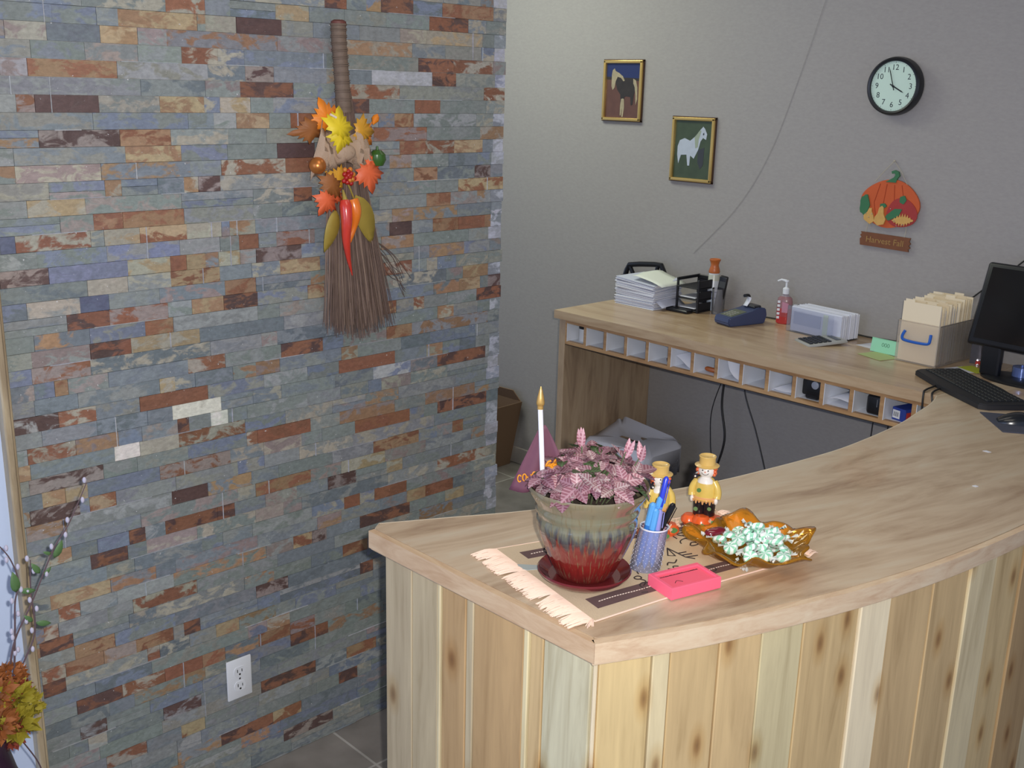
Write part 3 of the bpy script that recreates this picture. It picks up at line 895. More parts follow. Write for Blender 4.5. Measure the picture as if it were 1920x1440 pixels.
sphere(bm, W(1.580, 1.650, 0.064), 0.020, (0.6, 1.5, 1.0), 14, 8)
solidify(obj('burlap_bow', bm, mk('burlap', S(178, 152, 128), 0.9, bump=0.6, bscale=400), br, smooth=60), 0.001)
bm = BM(); Mg = wallM(1.680, 1.633, .062, 0)
lathe(bm, [(0.002, -0.02), (0.014, -0.018), (0.0205, -0.004), (0.019, 0.01), (0.010, 0.02), (0.003, 0.021), (0.0025, 0.03)], 24, M=Matrix.Translation(W(1.680, 1.633, .06)), mod=lambda a, z: 1 + 0.08 * abs(math.cos(4 * a)))
obj('green_gourd', bm, mk('gourd_green', S(58, 96, 36), 0.3, var=0.3, vscale=60), br)
bm = BM(); sphere(bm, W(1.500, 1.620, .06), 0.021, (1, 1, 1), 20, 12)
obj('copper_ball', bm, mk('copper', S(196, 122, 60), 0.3, metal=0.6), br)
bm = BM()
for i in range(15):
    a = i * 2.4; r0 = 0.018 * math.sqrt(i / 15)
    sphere(bm, W(1.569 + r0 * math.cos(a), 1.593 + r0 * math.sin(a) * 1.2, 0.09 + 0.006 * (1 - i / 15)), 0.0062, u=10, v=6, mi=i % 3 // 2)
obj('berries', bm, [mk('berry_red', S(168, 34, 30), 0.2), mk('berry_gold', S(200, 120, 40), 0.25)], br)
for (y0, z0, y1, z1, wd, x) in ((1.606, 1.545, 1.668, 1.415, 0.060, .066), (1.550, 1.512, 1.522, 1.404, 0.042, .060)):
    bm = BM(); L = math.hypot(y1 - y0, z1 - z0)
    leaf(bm, wallM(y0, z0, x, math.atan2(z1 - z0, y1 - y0)), L, wd, n=8, curl=0.12, cup=0.25)
    solidify(obj('leaf', bm, M_oli, br, smooth=60, label='long olive green leaf'), 0.0008)
M_chR = mk('chilli_red', S(206, 62, 48), 0.25, var=0.25, vscale=40, coat=0.5)
M_chO = mk('chilli_orange', S(232, 124, 40), 0.25, coat=0.4)
bm = BM(); tube(bm, cat([W(1.593, 1.535, .072), W(1.597, 1.505, .078), W(1.596, 1.47, .074), W(1.583, 1.43, .066)], 5), [0.008 + 0.008 * math.sin(PI * min(1, k / 15 + .3)) for k in range(16)], 12)
obj('pepper', bm, M_chO, br, label='orange dried pepper')
bm = BM(); P = cat([W(1.568, 1.535, .076), W(1.566, 1.49, .084), W(1.567, 1.44, .08), W(1.578, 1.39, .072), W(1.596, 1.342, .062)], 5)
tube(bm, P, [max(0.0014, 0.0165 * (1 - (k / (len(P) - 0.4)) ** 1.5)) if k > 1 else 0.011 + 0.003 * k for k in range(len(P))], 14)
obj('pepper', bm, M_chR, br, label='long glossy red chilli pepper')
bm = BM(); tube(bm, cat([W(1.575, 1.585, .07), W(1.585, 1.56, .075), W(1.600, 1.535, .07), W(1.612, 1.54, .064)], 4), 0.0022, 6)
tube(bm, [W(1.566, 1.56, .07), W(1.568, 1.534, .076)], [0.002, 0.007], 8)
obj('stem', bm, M_oli, br)
bm = BM(); tube(bm, [W(1.522, 1.742, .085), W(1.538, 1.734, .088)], 0.0028, 6); obj('stem', bm, mk('pale_stem', S(232, 214, 190), 0.5), br, label='pale stub of a stem')

# ------------------------------------------------------------------ wall pictures
def picture(label, cx, cz, w, h, kind):
    t = thing('picture_frame', label, 'picture', (cx, YW, cz), 0, 'small gold framed horse pictures')
    bm = BM()
    d = 0.016; fw = 0.013
    def rail(x0, x1, z0, z1):
        box(bm, (x0, -d, z0), (x1, 0, z1), bev=0.0035, seg=2)
    rail(-w / 2, w / 2, h / 2 - fw, h / 2); rail(-w / 2, w / 2, -h / 2, -h / 2 + fw)
    rail(-w / 2, -w / 2 + fw, -h / 2 + .001, h / 2 - .001); rail(w / 2 - fw, w / 2, -h / 2 + .001, h / 2 - .001)
    obj('frame', bm, M_gold, t)
    bm = BM()
    for (x0, x1, z0, z1) in ((-w / 2 - .003, w / 2 + .003, h / 2 - .004, h / 2 + .003), (-w / 2 - .003, w / 2 + .003, -h / 2 - .003, -h / 2 + .004), (-w / 2 - .003, -w / 2 + .004, -h / 2, h / 2), (w / 2 - .004, w / 2 + .003, -h / 2, h / 2)):
        box(bm, (x0, -0.009, z0), (x1, 0, z1))
    obj('outer_moulding', bm, M_brown, t, smooth=0)
    Mp = basis((0, -0.006, 0), (1, 0, 0), (0, 0, 1), (0, -1, 0))
    bm = BM(); iw, ih = w / 2 - fw + .002, h / 2 - fw + .002
    box(bm, (-iw, -ih, -0.004), (iw, ih, 0), M=Mp, mi=0)
    if kind == 'dark':
        ms = [mk('print_ground', S(96, 66, 54), 0.3, var=0.25, vscale=25), mk('print_sky', S(40, 50, 92), 0.3), mk('horse_dark', S(52, 46, 38), 0.3, var=0.35, vscale=45), mk('horse_pale', S(160, 148, 120), 0.3, var=0.3, vscale=60)]
        prism(bm, [(-iw, ih * .45), (iw, ih * .45), (iw, ih), (-iw, ih)], 0, 0.0004, M=Mp, mi=1)
        prism(bm, [(-iw, ih * .40), (iw, ih * .36), (iw, ih * .45), (-iw, ih * .5)], 0, 0.0005, M=Mp, mi=2)
        body = [(-.42, .50), (-.2, .52), (.05, .42), (.3, .40), (.55, .44), (.70, .3), (.74, .05), (.66, -.12), (.60, -.5), (.50, -.52), (.46, -.22), (.2, -.2), (.12, -.24), (.06, -.6), (-.08, -.62), (-.12, -.15), (-.3, .02), (-.42, .25)]
        head = [(-.66, .58), (-.62, .74), (-.52, .80), (-.44, .70), (-.25, .64), (-.02, .52), (.10, .36), (.02, .34), (-.12, .46), (-.32, .50), (-.42, .34), (-.48, .10), (-.58, .02), (-.66, .16)]
        tail = [(.58, .44), (.74, .38), (.84, .12), (.86, -.3), (.78, -.5), (.74, -.1), (.68, .14), (.60, .26)]
        leg = [(-.06, -.30), (.04, -.28), (.10, -.30), (.13, -.60), (.08, -.95), (0, -.95), (.02, -.6), (-.04, -.9), (-.10, -.9), (-.10, -.55)]
        for pl, mi, z in ((body, 2, .0008), (head, 3, .0011), (tail, 3, .0011), (leg, 3, .0010)):
            prism(bm, [(x * iw, y * ih) for x, y in pl], 0, z, M=Mp, mi=mi)
    else:
        ms = [mk('print_grass', S(66, 78, 56), 0.3, var=0.3, vscale=25), mk('horse_white', S(178, 186, 198), 0.3, var=0.12, vscale=60), mk('horse_mane', S(150, 160, 140), 0.3), mk('horse_shade', S(60, 62, 64), 0.3)]
        body = [(-.8, .1), (-.7, .3), (-.45, .38), (-.15, .3), (.1, .45), (.35, .68), (.5, .8), (.6, .72), (.72, .55), (.68, .36), (.52, .42), (.4, .3), (.3, .0), (.1, -.3), (-.1, -.2), (-.12, -.55), (-.22, -.55), (-.3, -.18), (-.6, -.2), (-.72, -.5), (-.8, -.2)]
        prism(bm, [(x * iw, y * ih) for x, y in body], 0, .0008, M=Mp, mi=1)
        prism(bm, [(x * iw, y * ih) for x, y in [(.08, .42), (.32, .66), (.42, .66), (.3, .35), (.28, .1), (.15, .05)]], 0, .0011, M=Mp, mi=2)
        prism(bm, [(x * iw, y * ih) for x, y in [(.3, 0), (.62, .1), (.6, -.5), (.45, -.65), (.3, -.4)]], 0, .0006, M=Mp, mi=3)
        prism(bm, [(x * iw, y * ih) for x, y in [(.5, .56), (.56, .6), (.58, .54), (.52, .5)]], 0, .0012, M=Mp, mi=3)
    obj('print', bm, ms, t, smooth=0)
picture('gold framed picture of a brown and white horse, the upper of the two', -0.757, 1.812, 0.212, 0.246, 'dark')
picture('gold framed picture of a white horse on green, the lower of the two', -0.375, 1.591, 0.208, 0.252, 'white')

# ------------------------------------------------------------------ clock
ck = thing('wall_clock', 'round black wall clock with a pale face on the back wall', 'clock', (0.4655, YW - 0.001, 1.850))
Mc = basis((0, 0, 0), (1, 0, 0), (0, 0, 1), (0, -1, 0))
bm = BM(); lathe(bm, [(0.090, 0), (0.0965, 0.006), (0.097, 0.022), (0.094, 0.036), (0.089, 0.040), (0.083, 0.038), (0.0815, 0.030)], 64, M=Mc, cap1=False)
obj('case', bm, M_black, ck)
bm = BM(); lathe(bm, [(0.083, 0.028), (0.083, 0.0305)], 48, M=Mc); obj('face', bm, mk('clock_face', S(206, 224, 214), 0.5), ck, smooth=0)
bm = BM()
M_ink = mk('ink_dark', S(40, 44, 56), 0.6)
for h in range(1, 13):
    a = R(90 - 30 * h)
    text_bm(bm, str(h), 0.026, Mc @ Matrix.Translation((0.061 * math.cos(a), 0.061 * math.sin(a), 0.0306)), 0.0002)
    tube(bm, [Mc @ Vector((r * math.cos(a), r * math.sin(a), 0.0307)) for r in (0.076, 0.080)], 0.0006, 4)
for k in range(60):
    a = R(6 * k)
    tube(bm, [Mc @ Vector((r * math.cos(a), r * math.sin(a), 0.0306)) for r in (0.078, 0.080)], 0.0003, 4)
obj('numerals', bm, M_ink, ck, smooth=0)
def hand(a, L, wd, z, nm):
    bm = BM(); d = Vector((math.cos(a), math.sin(a), 0)); n = Vector((-d.y, d.x, 0))
    pl = [d * -0.014 + n * wd, d * -0.014 - n * wd, d * (L * .8) - n * wd, d * L, d * (L * .8) + n * wd]
    prism(bm, [(p.x, p.y) for p in pl], z, z + 0.0008, M=Mc); obj(nm, bm, M_black, ck, smooth=0)
hand(R(90 - 30 * 3.95), 0.044, 0.0019, 0.0325, 'hour_hand')
hand(R(90 - 6 * 57), 0.064, 0.0014, 0.034, 'minute_hand')
bm = BM(); lathe(bm, [(0.0035, 0.031), (0.0035, 0.0365), (0.002, 0.037)], 12, M=Mc); obj('hub', bm, M_black, ck)
bm = BM(); lathe(bm, [(0.082, 0.0365), (0.05, 0.0385), (0.001, 0.039)], 48, M=Mc, cap0=False, cap1=False)
obj('glass', bm, glassy('clock_glass', (0.97, 1, 0.98, 1), gloss=0.05), ck)

# ------------------------------------------------------------------ pumpkin hanging sign
pk = thing('pumpkin_sign', 'wooden pumpkin cutout hung on a cord with a small brown plank below', 'wall decoration', (0.487, YW - 0.001, 1.45))
Mk = basis((0, 0, 0), (1, 0, 0), (0, 0, 1), (0, -1, 0))
def blob(cx, cz, rx, rz, n=28, w=0.0, k=3, ph=0.0):
    return [(cx + rx * math.cos(a) * (1 + w * math.cos(k * a + ph)), cz + rz * math.sin(a) * (1 + w * math.cos(k * a + ph))) for a in [2 * PI * i / n for i in range(n)]]
M_pum = mk('paint_orange', S(196, 88, 40), 0.5, var=0.12, vscale=20)
M_pred = mk('paint_red', S(160, 52, 48), 0.5, var=0.15, vscale=25)
M_pgr = mk('paint_green', S(56, 112, 74), 0.5)
M_pyl = mk('paint_ochre', S(204, 160, 88), 0.45, var=0.15, vscale=60)
bm = BM(); prism(bm, blob(0.003, 0.006, 0.108, 0.082, 40, 0.025, 4, 0.6), 0.003, 0.010, M=Mk)
for x in (-0.055, -0.02, 0.02, 0.058):
    tube(bm, [Mk @ Vector((x * (1 - .35 * abs(t)) , 0.006 + 0.078 * t, 0.0102)) for t in [-.85 + .17 * i for i in range(11)]], 0.0012, 5, mi=1)
obj('pumpkin_board', bm, [M_pum, mk('paint_orange_line', S(160, 60, 20), 0.5)], pk, smooth=0)
bm = BM(); prism(bm, [(-.02, .080), (.018, .080), (.022, .094), (.029, .104), (.024, .117), (.010, .122), (-.002, .117), (.001, .109), (.009, .112), (.014, .106), (.009, .097), (-.006, .088)], 0.004, 0.013, M=Mk)
obj('stalk', bm, M_pgr, pk, smooth=0)
bm = BM(); prism(bm, blob(0.052, -0.022, 0.056, 0.050, 28, 0.05, 3, 1), 0.009, 0.0125, M=Mk); obj('apple', bm, M_pred, pk, smooth=0)
bm = BM()
for cx, cz, rx, rz, a in ((-.088, -.005, .018, .036, 0), (.024, -.028, .032, .014, .6), (.052, .024, .012, .014, 0), (-.018, -.002, .012, .008, 0)):
    prism(bm, [(cx + math.cos(a) * (x - cx) - math.sin(a) * (z - cz), cz + math.sin(a) * (x - cx) + math.cos(a) * (z - cz)) for x, z in blob(cx, cz, rx, rz, 16, 0.1, 5)], 0.010, 0.0145, M=Mk)
obj('painted_leaves', bm, M_pgr, pk, smooth=0)
bm = BM()
prism(bm, [(-.085, -.055), (-.06, -.070), (-.045, -.058), (-.050, -.038), (-.058, -.024), (-.058, -.014), (-.068, -.014), (-.074, -.028), (-.086, -.040)][::-1], 0.011, 0.016, M=Mk)
prism(bm, [(-.045, -.060), (-.03, -.072), (-.008, -.066), (-.002, -.048), (-.012, -.030), (-.014, -.008), (-.020, -.002), (-.030, -.010), (-.034, -.030), (-.044, -.044)][::-1], 0.011, 0.017, M=Mk)
obj('pears', bm, M_pyl, pk, smooth=0)
bm = BM()
oak = []
for i in range(26):
    u = i / 25; x = .02 + .078 * u; oak.append((x, -.048 + .006 * u + .016 * math.sin(PI * u) * (1 + .5 * math.cos(i * 2.1))))
for i in range(25, -1, -1):
    u = i / 25; x = .02 + .078 * u; oak.append((x, -.050 + .006 * u - .014 * math.sin(PI * u) * (1 + .5 * math.cos(i * 2.1))))
prism(bm, oak[::-1], 0.011, 0.015, M=Mk); obj('oak_leaf', bm, M_pyl, pk, smooth=0)
bm = BM()
for x, z in ((-.078, -.034), (-.066, -.046), (-.055, -.034), (.03, -.05), (.062, -.06), (.04, -.066), (.012, -.01)):
    sphere(bm, Mk @ Vector((x, z, 0.0165)), 0.0018, u=8, v=6)
obj('studs', bm, M_silver, pk)
bm = BM()
zz = [(-.094, -.100), (-.089, -.106), (-.095, -.112), (-.089, -.119), (-.095, -.125), (-.092, -.147), (-.04, -.148), (.02, -.150), (.092, -.152), (.089, -.144), (.096, -.138), (.090, -.131), (.096, -.124), (.090, -.116), (.094, -.104), (.02, -.102), (-.03, -.101)]
prism(bm, zz, 0.003, 0.009, M=Mk)
bmesh.ops.recalc_face_normals(bm, faces=bm.faces)
sg = obj('name_plank', bm, mk('plank_brown', S(116, 70, 42), 0.6, var=0.2, vscale=40), pk, smooth=0)
bm = BM(); text_bm(bm, 'Harvest Fall', 0.030, Mk @ Matrix.Translation((0, -0.126, 0.0094)) @ Matrix.Rotation(R(-1), 4, 'Z'), 0.0003)
obj('lettering', bm, mk('letter_tan', S(158, 124, 70), 0.5), sg, smooth=0)
bm = BM()
for P in ([(-.062, .078, .008), (-.03, .118, .005), (0, .152, .004)], [(0, .152, .004), (.03, .118, .005), (.062, .07, .008)], [(-.075, -.05, .006), (-.072, -.078, .006), (-.076, -.104, .008)], [(.07, -.055, .006), (.073, -.08, .006), (.07, -.106, .008)]):
    tube(bm, [Mk @ Vector(p) for p in P], 0.0011, 5)
sphere(bm, Mk @ Vector((0, .152, .004)), 0.004, u=8, v=6)
obj('hanging_cord', bm, mk('cord_tan', S(176, 168, 150), 0.6), pk)

# loose thread on the wall and one small nail hole
bm = BM(); tube(bm, cat([(0.165, YW - 0.003, 2.16), (0.075, YW - 0.002, 1.86), (-0.015, YW - 0.002, 1.604), (-0.14, YW - 0.002, 1.39), (-0.338, YW - 0.002, 1.18)], 8), 0.0007, 5)
tag(obj('loose_thread', bm, mk('thread', S(150, 148, 145), 0.6)), 'thin pale thread trailing diagonally down the back wall', 'thread')

# ------------------------------------------------------------------ things on the back desk
def sheet(bm, poly, z, t=0.0004, mi=0):
    prism(bm, poly, z, z + t, mi=mi)
# paper pile, several ledges of stacked envelopes / files
pp = thing('paper_pile', 'tall pile of white papers and folders at the left end of the desk', 'papers', (-0.42, 3.40, HT + 0.001))
rot = R(2)
zz = 0.0
bm = BM(); layers = [(0.0, .038), (.041, .023), (.067, .030), (.100, .012)]
for li, (z0, th) in enumerate(layers):
    n = max(3, int(th / 0.003))
    for k in range(n):
        a = z0 + th * k / n; b2 = z0 + th * (k + 1) / n - 0.0004
        dx, dy, da = rnd.uniform(-.004, .004), rnd.uniform(-.004, .004), rnd.uniform(-.03, .03)
        Mx = Matrix.Translation((dx, dy, 0)) @ Matrix.Rotation(da, 4, 'Z')
        vs = box(bm, (-0.100, -0.088, a), (0.102, 0.085, b2), M=Mx, mi=k % 2)
        for v in vs:       # sagging corner towards the front right
            u = max(0, v.co.x / 0.1) * max(0, -v.co.y / 0.09)
            v.co.z += -0.3 * u * z0 * 0.5
obj('sheets', bm, [M_paper, M_paper2], pp, smooth=0)
bm = BM()
g = []
for i in range(7):
    rw = []
    for j in range(6):
        u, v = i / 6, j / 5
        x = -0.02 + 0.155 * u; y = -0.085 + 0.16 * v
        z = 0.114 + 0.018 * math.exp(-((u - 0.1) ** 2) * 12) * (1 if v > .3 else .6) - 0.05 * max(0, u - .55) ** 1.3
        rw.append(bm.verts.new((x, y, z)))
    g.append(rw)
for i in range(6):
    for j in range(5): bm.faces.new((g[i][j], g[i + 1][j], g[i + 1][j + 1], g[i][j + 1]))
solidify(obj('top_sheet', bm, mk('paper_cream', S(224, 228, 216), 0.8), pp), 0.0006)
bm = BM()
g = []
for i in range(7):
    rw = []
    for j in range(6):
        u, v = i / 6, j / 5
        rw.append(bm.verts.new((0.10 + 0.035 * u, -0.075 + 0.15 * v, 0.034 - 0.022 * u + 0.004 * math.sin(4 * v))))
    g.append(rw)
for i in range(6):
    for j in range(5): bm.faces.new((g[i][j], g[i + 1][j], g[i + 1][j + 1], g[i][j + 1]))
solidify(obj('curled_sheet', bm, M_paper2, pp), 0.0006)
# black file rack behind the pile
rk = thing('letter_rack', 'black plastic letter rack with a raised handle behind the paper pile', 'desk organiser', (-0.56, 3.545, HT + 0.001))
bm = BM()
box(bm, (-0.11, -0.045, 0), (0.13, 0.02, 0.006), bev=0.002)
for x in (-0.10, 0.10):
    box(bm, (x - 0.012, -0.03, 0.006), (x + 0.012, 0.015, 0.075), bev=0.002)
obj('rack_body', bm, M_blk2, rk)
bm = BM()
pr = [(-0.118, 0.0, 0.04), (-0.10, 0.0, 0.095), (-0.088, 0.0, 0.118), (-0.03, 0.0, 0.128), (0.05, 0.0, 0.137), (0.085, 0.0, 0.138), (0.100, 0.0, 0.112), (0.115, 0.0, 0.05)]
tube(bm, pr, 0.011, 8)
tube(bm, [(-0.088, 0, 0.118), (-0.066, 0, 0.085), (-0.055, 0, 0.04)], 0.009, 8)
tube(bm, [(0.068, 0, 0.136), (0.060, 0, 0.10), (0.056, 0, 0.05)], 0.009, 8)
obj('handle', bm, M_black, rk)
# stacked black desk trays to the right
tr = thing('desk_tray', 'black two tier plastic desk tray between paper pile and aerosol can', 'desk tray', (-0.222, 3.46, HT + 0.001))
bm = BM()
for z in (0.0, 0.045, 0.09):
    box(bm, (-0.06, -0.055, z + 0.004), (0.045, 0.09, z + 0.008), bev=0.001)
    box(bm, (-0.06, 0.085, z), (0.045, 0.09, z + 0.035), bev=0.001)
    box(bm, (0.040, -0.055, z), (0.045, 0.09, z + 0.036), bev=0.001)
obj('tier', bm, M_blk2, tr, smooth=0)
bm = BM()
for x in (-0.058, 0.043):
    for y in (-0.05, 0.085):
        box(bm, (x - 0.004, y - 0.004, 0), (x + 0.004, y + 0.004, 0.13), bev=0.001)
box(bm, (-0.062, -0.054, 0.118), (-0.054, 0.09, 0.130), bev=0.002)
box(bm, (-0.062, 0.081, 0.112), (0.047, 0.089, 0.128), bev=0.002)
obj('post', bm, M_black, tr, smooth=0)
bm = BM(); box(bm, (-0.075, -0.10, 0), (0.03, -0.058, 0.012), bev=0.003); obj('tray_lip', bm, M_black, tr)
bm = BM()
for z in (0.058, 0.10): box(bm, (-0.045, -0.05, z + .002), (0.03, 0.07, z + 0.005))
tag(obj('folded_papers', bm, M_paper, None, smooth=0, loc=(-0.222, 3.46, HT - 0.0455)), 'white papers lying in the black desk tray', 'papers')
# aerosol can
cn = thing('aerosol_can', 'tall slim aerosol can with an orange brown cap on the desk', 'can', (-0.186, 3.516, HT + 0.0005))
def label_mat(name, base, bands):
    m, nt, b = new_mat(name)
    tc = nt.nodes.new('ShaderNodeTexCoord'); sp = nt.nodes.new('ShaderNodeSeparateXYZ')
    nt.links.new(tc.outputs['Object'], sp.inputs[0])
    mr = nt.nodes.new('ShaderNodeMapRange'); mr.inputs['From Max'].default_value = 0.2
    nt.links.new(sp.outputs['Z'], mr.inputs['Value'])
    r = ramp(nt, bands); r.color_ramp.interpolation = 'CONSTANT'
    nt.links.new(mr.outputs[0], r.inputs[0]); nt.links.new(r.outputs[0], b.inputs['Base Color'])
    b.inputs['Roughness'].default_value = 0.25
    return m
bm = BM(); lathe(bm, [(0.020, 0), (0.0225, 0.003), (0.0225, 0.142), (0.019, 0.150)], 24)
obj('can_body', bm, label_mat('can_label', 0, [(0.0, S(180, 190, 200)), (0.24, S(120, 130, 170)), (0.27, S(190, 196, 214)), (0.36, S(96, 104, 150)), (0.39, S(196, 200, 204)), (0.6, S(186, 186, 170)), (0.72, S(206, 208, 210))]), cn)
bm = BM(); lathe(bm, [(0.021, 0.150), (0.0225, 0.156), (0.0185, 0.170), (0.0155, 0.180), (0.018, 0.192), (0.0225, 0.202), (0.021, 0.205), (0.012, 0.199)], 24)
obj('cap', bm, mk('cap_orange', S(182, 98, 44), 0.35), cn)
# cordless phone standing in a clear cup
ph = thing('clear_cup', 'clear plastic cup holding a black handset beside the aerosol can', 'cup', (-0.128, 3.475, HT + 0.0005))
bm = BM(); lathe(bm, [(0.024, 0), (0.027, 0.10)], 20, cap1=False); obj('cup_wall', bm, glassy('clear_plastic', (0.86, 0.86, 0.9, 1), 0.3, diffuse=0.15), ph)
t = thing('cordless_phone', 'black cordless handset standing upright in the clear cup', 'phone', (-0.130, 3.475, HT + 0.006), rot=(R(6), R(9), R(20)))
bm = BM(); box(bm, (-0.0165, -0.010, 0.0), (0.0165, 0.010, 0.150), bev=0.006, seg=3); obj('body', bm, M_black, t)
bm = BM(); box(bm, (-0.012, -0.0112, 0.105), (0.012, -0.0098, 0.13)); obj('screen', bm, mk('lcd', S(70, 76, 80), 0.2), t, smooth=0)
# card payment terminal
tm = thing('payment_terminal', 'dark blue card payment terminal with paper slot on the desk', 'card terminal', (0.036, 3.392, HT + 0.001), R(-14))
M_navy = mk('terminal_blue', S(62, 72, 104), 0.45)
bm = BM()
n = 8
prof = [(-0.085, 0.0), (-0.095, 0.012), (-0.090, 0.034), (-0.06, 0.038), (0.02, 0.052), (0.05, 0.062), (0.088, 0.058), (0.095, 0.03), (0.085, 0.0)]
Mt = basis((0, 0, 0), (0, 1, 0), (0, 0, 1), (1, 0, 0))
vs = prism(bm, prof, -0.042, 0.042, M=Mt)
bmesh.ops.bevel(bm, geom=list(bm.edges), offset=0.004, segments=2, affect='EDGES')
bmesh.ops.recalc_face_normals(bm, faces=bm.faces)
obj('housing', bm, M_navy, tm)
bm = BM(); Mr = Matrix.Translation((0, -0.02, 0.0465)) @ Matrix.Rotation(R(10), 4, 'X')
box(bm, (-0.032, -0.055, -0.004), (0.032, 0.02, 0.0005), M=Mr, bev=0.001)
obj('keypad_panel', bm, mk('panel_olive', S(96, 102, 84), 0.4), tm)
bm = BM()
for i in range(4):
    for j in range(3):
        box(bm, (-0.022 + j * 0.016, -0.048 + i * 0.012, 0), (-0.012 + j * 0.016, -0.040 + i * 0.012, 0.002), M=Mr, bev=0.0005)
obj('keys', bm, mk('keys_grey', S(140, 140, 130), 0.5), tm, smooth=0)
bm = BM(); box(bm, (-0.030, 0.035, 0.058), (0.030, 0.075, 0.068), bev=0.004); obj('printer_lid', bm, mk('lid_dark', S(38, 40, 48), 0.3), tm)
bm = BM()
g = [[bm.verts.new((x, 0.030 + 0.018 * math.sin(u * 2.4), 0.062 + 0.034 * math.sin(u * 1.57))) for x in (-0.025, -0.002)] for u in [k / 8 for k in range(9)]]
for i in range(8): bm.faces.new((g[i][0], g[i + 1][0], g[i + 1][1], g[i][1]))
solidify(obj('receipt', bm, M_paper, tm), 0.0004)
bm = BM(); tube(bm, cat([(-0.03, 0.05, 0.06), (-0.028, 0.06, 0.095), (-0.02, 0.03, 0.10)], 5), 0.006, 8); obj('lever', bm, M_black, tm)
# cables on the desk along the wall
bm = BM(); tube(bm, cat([(0.03, 3.555, HT + 0.004), (0.10, 3.567, HT + 0.0035), (0.2, 3.566, HT + 0.0035), (0.42, 3.565, HT + 0.0035), (0.47, 3.56, HT + 0.0035), (0.53, 3.567, HT + 0.004), (0.60, 3.568, HT + 0.006)], 8), 0.003, 6)
tag(obj('power_cable', bm, M_cable), 'black cable lying on the desk along the foot of the wall', 'cable')
# hand sanitiser
sn = thing('sanitizer_bottle', 'clear red hand sanitizer pump bottle beside the envelope box', 'bottle', (0.139, 3.525, HT + 0.0005), R(20))
def oval(a, z): return 1
bm = BM()
Mo2 = Matrix.Diagonal((1, 0.62, 1, 1))
lathe(bm, [(0.024, 0), (0.0285, 0.004), (0.0290, 0.085), (0.026, 0.098), (0.012, 0.110), (0.010, 0.116)], 28, M=Mo2)
obj('bottle_body', bm, label_mat('sanitizer', 0, [(0.0, S(190, 60, 60)), (0.14, S(176, 74, 78)), (0.30, S(150, 110, 112)), (0.52, S(150, 140, 146))]), sn)
bm = BM()
for k in range(5): box(bm, (-0.024, -0.0168, 0.020 + 0.015 * k), (-0.014, -0.0150, 0.029 + 0.015 * k))
prism(bm, [(-0.006, 0.045), (0.016, 0.045), (0.018, 0.08), (-0.006, 0.085)], 0.0168, 0.0185, M=basis((0, 0, 0), (1, 0, 0), (0, 0, 1), (0, -1, 0)), mi=1)
obj('bottle_label', bm, [M_white, mk('label_pink', S(190, 130, 150), 0.4)], sn, smooth=0)
bm = BM(); lathe(bm, [(0.012, 0.114), (0.0125, 0.134), (0.008, 0.138), (0.004, 0.140), (0.004, 0.158), (0.008, 0.160), (0.008, 0.166)], 18)
tube(bm, [(0, 0, 0.163), (-0.02, 0, 0.166), (-0.034, 0, 0.160)], [0.005, 0.004, 0.003], 8)
obj('pump', bm, M_white, sn)
t = tag(obj('glue_stick', (lambda b: (lathe(b, [(0.0085, 0), (0.009, 0.002), (0.009, 0.075), (0.008, 0.078)], 16), b)[1])(BM()), M_white, None, loc=(0.181, 3.532, HT + 0.0005)), 'slim white tube standing between sanitizer bottle and envelope box', 'tube')
# box of envelopes in a clear holder
ev = thing('envelope_holder', 'clear plastic holder packed with white window envelopes', 'envelope holder', (0.345, 3.462, HT + 0.001), R(-7))
bm = BM()
def pane(bm, *c):
    return bm.faces.new([bm.verts.new(p) for p in c])
pane(bm, (-.125, -.052, 0), (.112, -.052, 0), (.112, .062, 0), (-.125, .062, 0))
pane(bm, (-.125, -.052, 0), (.08, -.052, 0), (.08, -.052, .088), (-.125, -.052, .094))
pane(bm, (-.125, -.052, 0), (-.125, .062, 0), (-.125, .062, .090), (-.125, -.052, .094))
obj('holder_wall', bm, glassy('holder_clear', (0.92, 0.94, 0.98, 1), 0.25, diffuse=0.15, dcol=S(214, 216, 228)), ev, smooth=0)
bm = BM()
for k in range(34):
    y = -0.044 + k * 0.0030
    dx = rnd.uniform(-0.003, 0.003); h = 0.092 + rnd.uniform(-0.003, 0.003)
    box(bm, (-0.112 + dx, y, 0.004), (0.108 + dx, y + 0.0022, h), mi=0 if k % 3 else 1)
box(bm, (-0.10, -0.0463, 0.03), (0.02, -0.0441, 0.075), mi=2)
box(bm, (0.03, -0.0463, 0.012), (0.05, -0.0441, 0.085), mi=3)
eo = obj('envelopes', bm, [M_paper, M_paper2, mk('window_grey', S(170, 178, 200), 0.3), mk('strip_sage', S(196, 206, 190), 0.6)], ev, smooth=0); eo['kind'] = 'stuff'
# calculator
ca_ = thing('calculator', 'grey desk calculator with black keys in front of the envelopes', 'calculator', (0.408, 3.345, HT + 0.001), R(-30))
bm = BM(); Mq = Matrix.Rotation(R(5), 4, 'X')
box(bm, (-0.052, -0.075, 0.002), (0.052, 0.075, 0.012), bev=0.004, M=Mq, seg=2)
obj('casing', bm, mk('calc_grey', S(168, 168, 164), 0.4), ca_)
bm = BM()
for i in range(5):
    for j in range(6): box(bm, (-0.044 + j * 0.0150, -0.066 + i * 0.0175, 0.0125), (-0.0315 + j * 0.0150, -0.0525 + i * 0.0175, 0.0155), bev=0.001, M=Mq)
obj('keys', bm, M_black, ca_, smooth=0)
bm = BM(); box(bm, (-0.030, 0.040, 0.0122), (0.035, 0.058, 0.0135), M=Mq); obj('display', bm, mk('calc_lcd', S(72, 78, 78), 0.25), ca_, smooth=0)
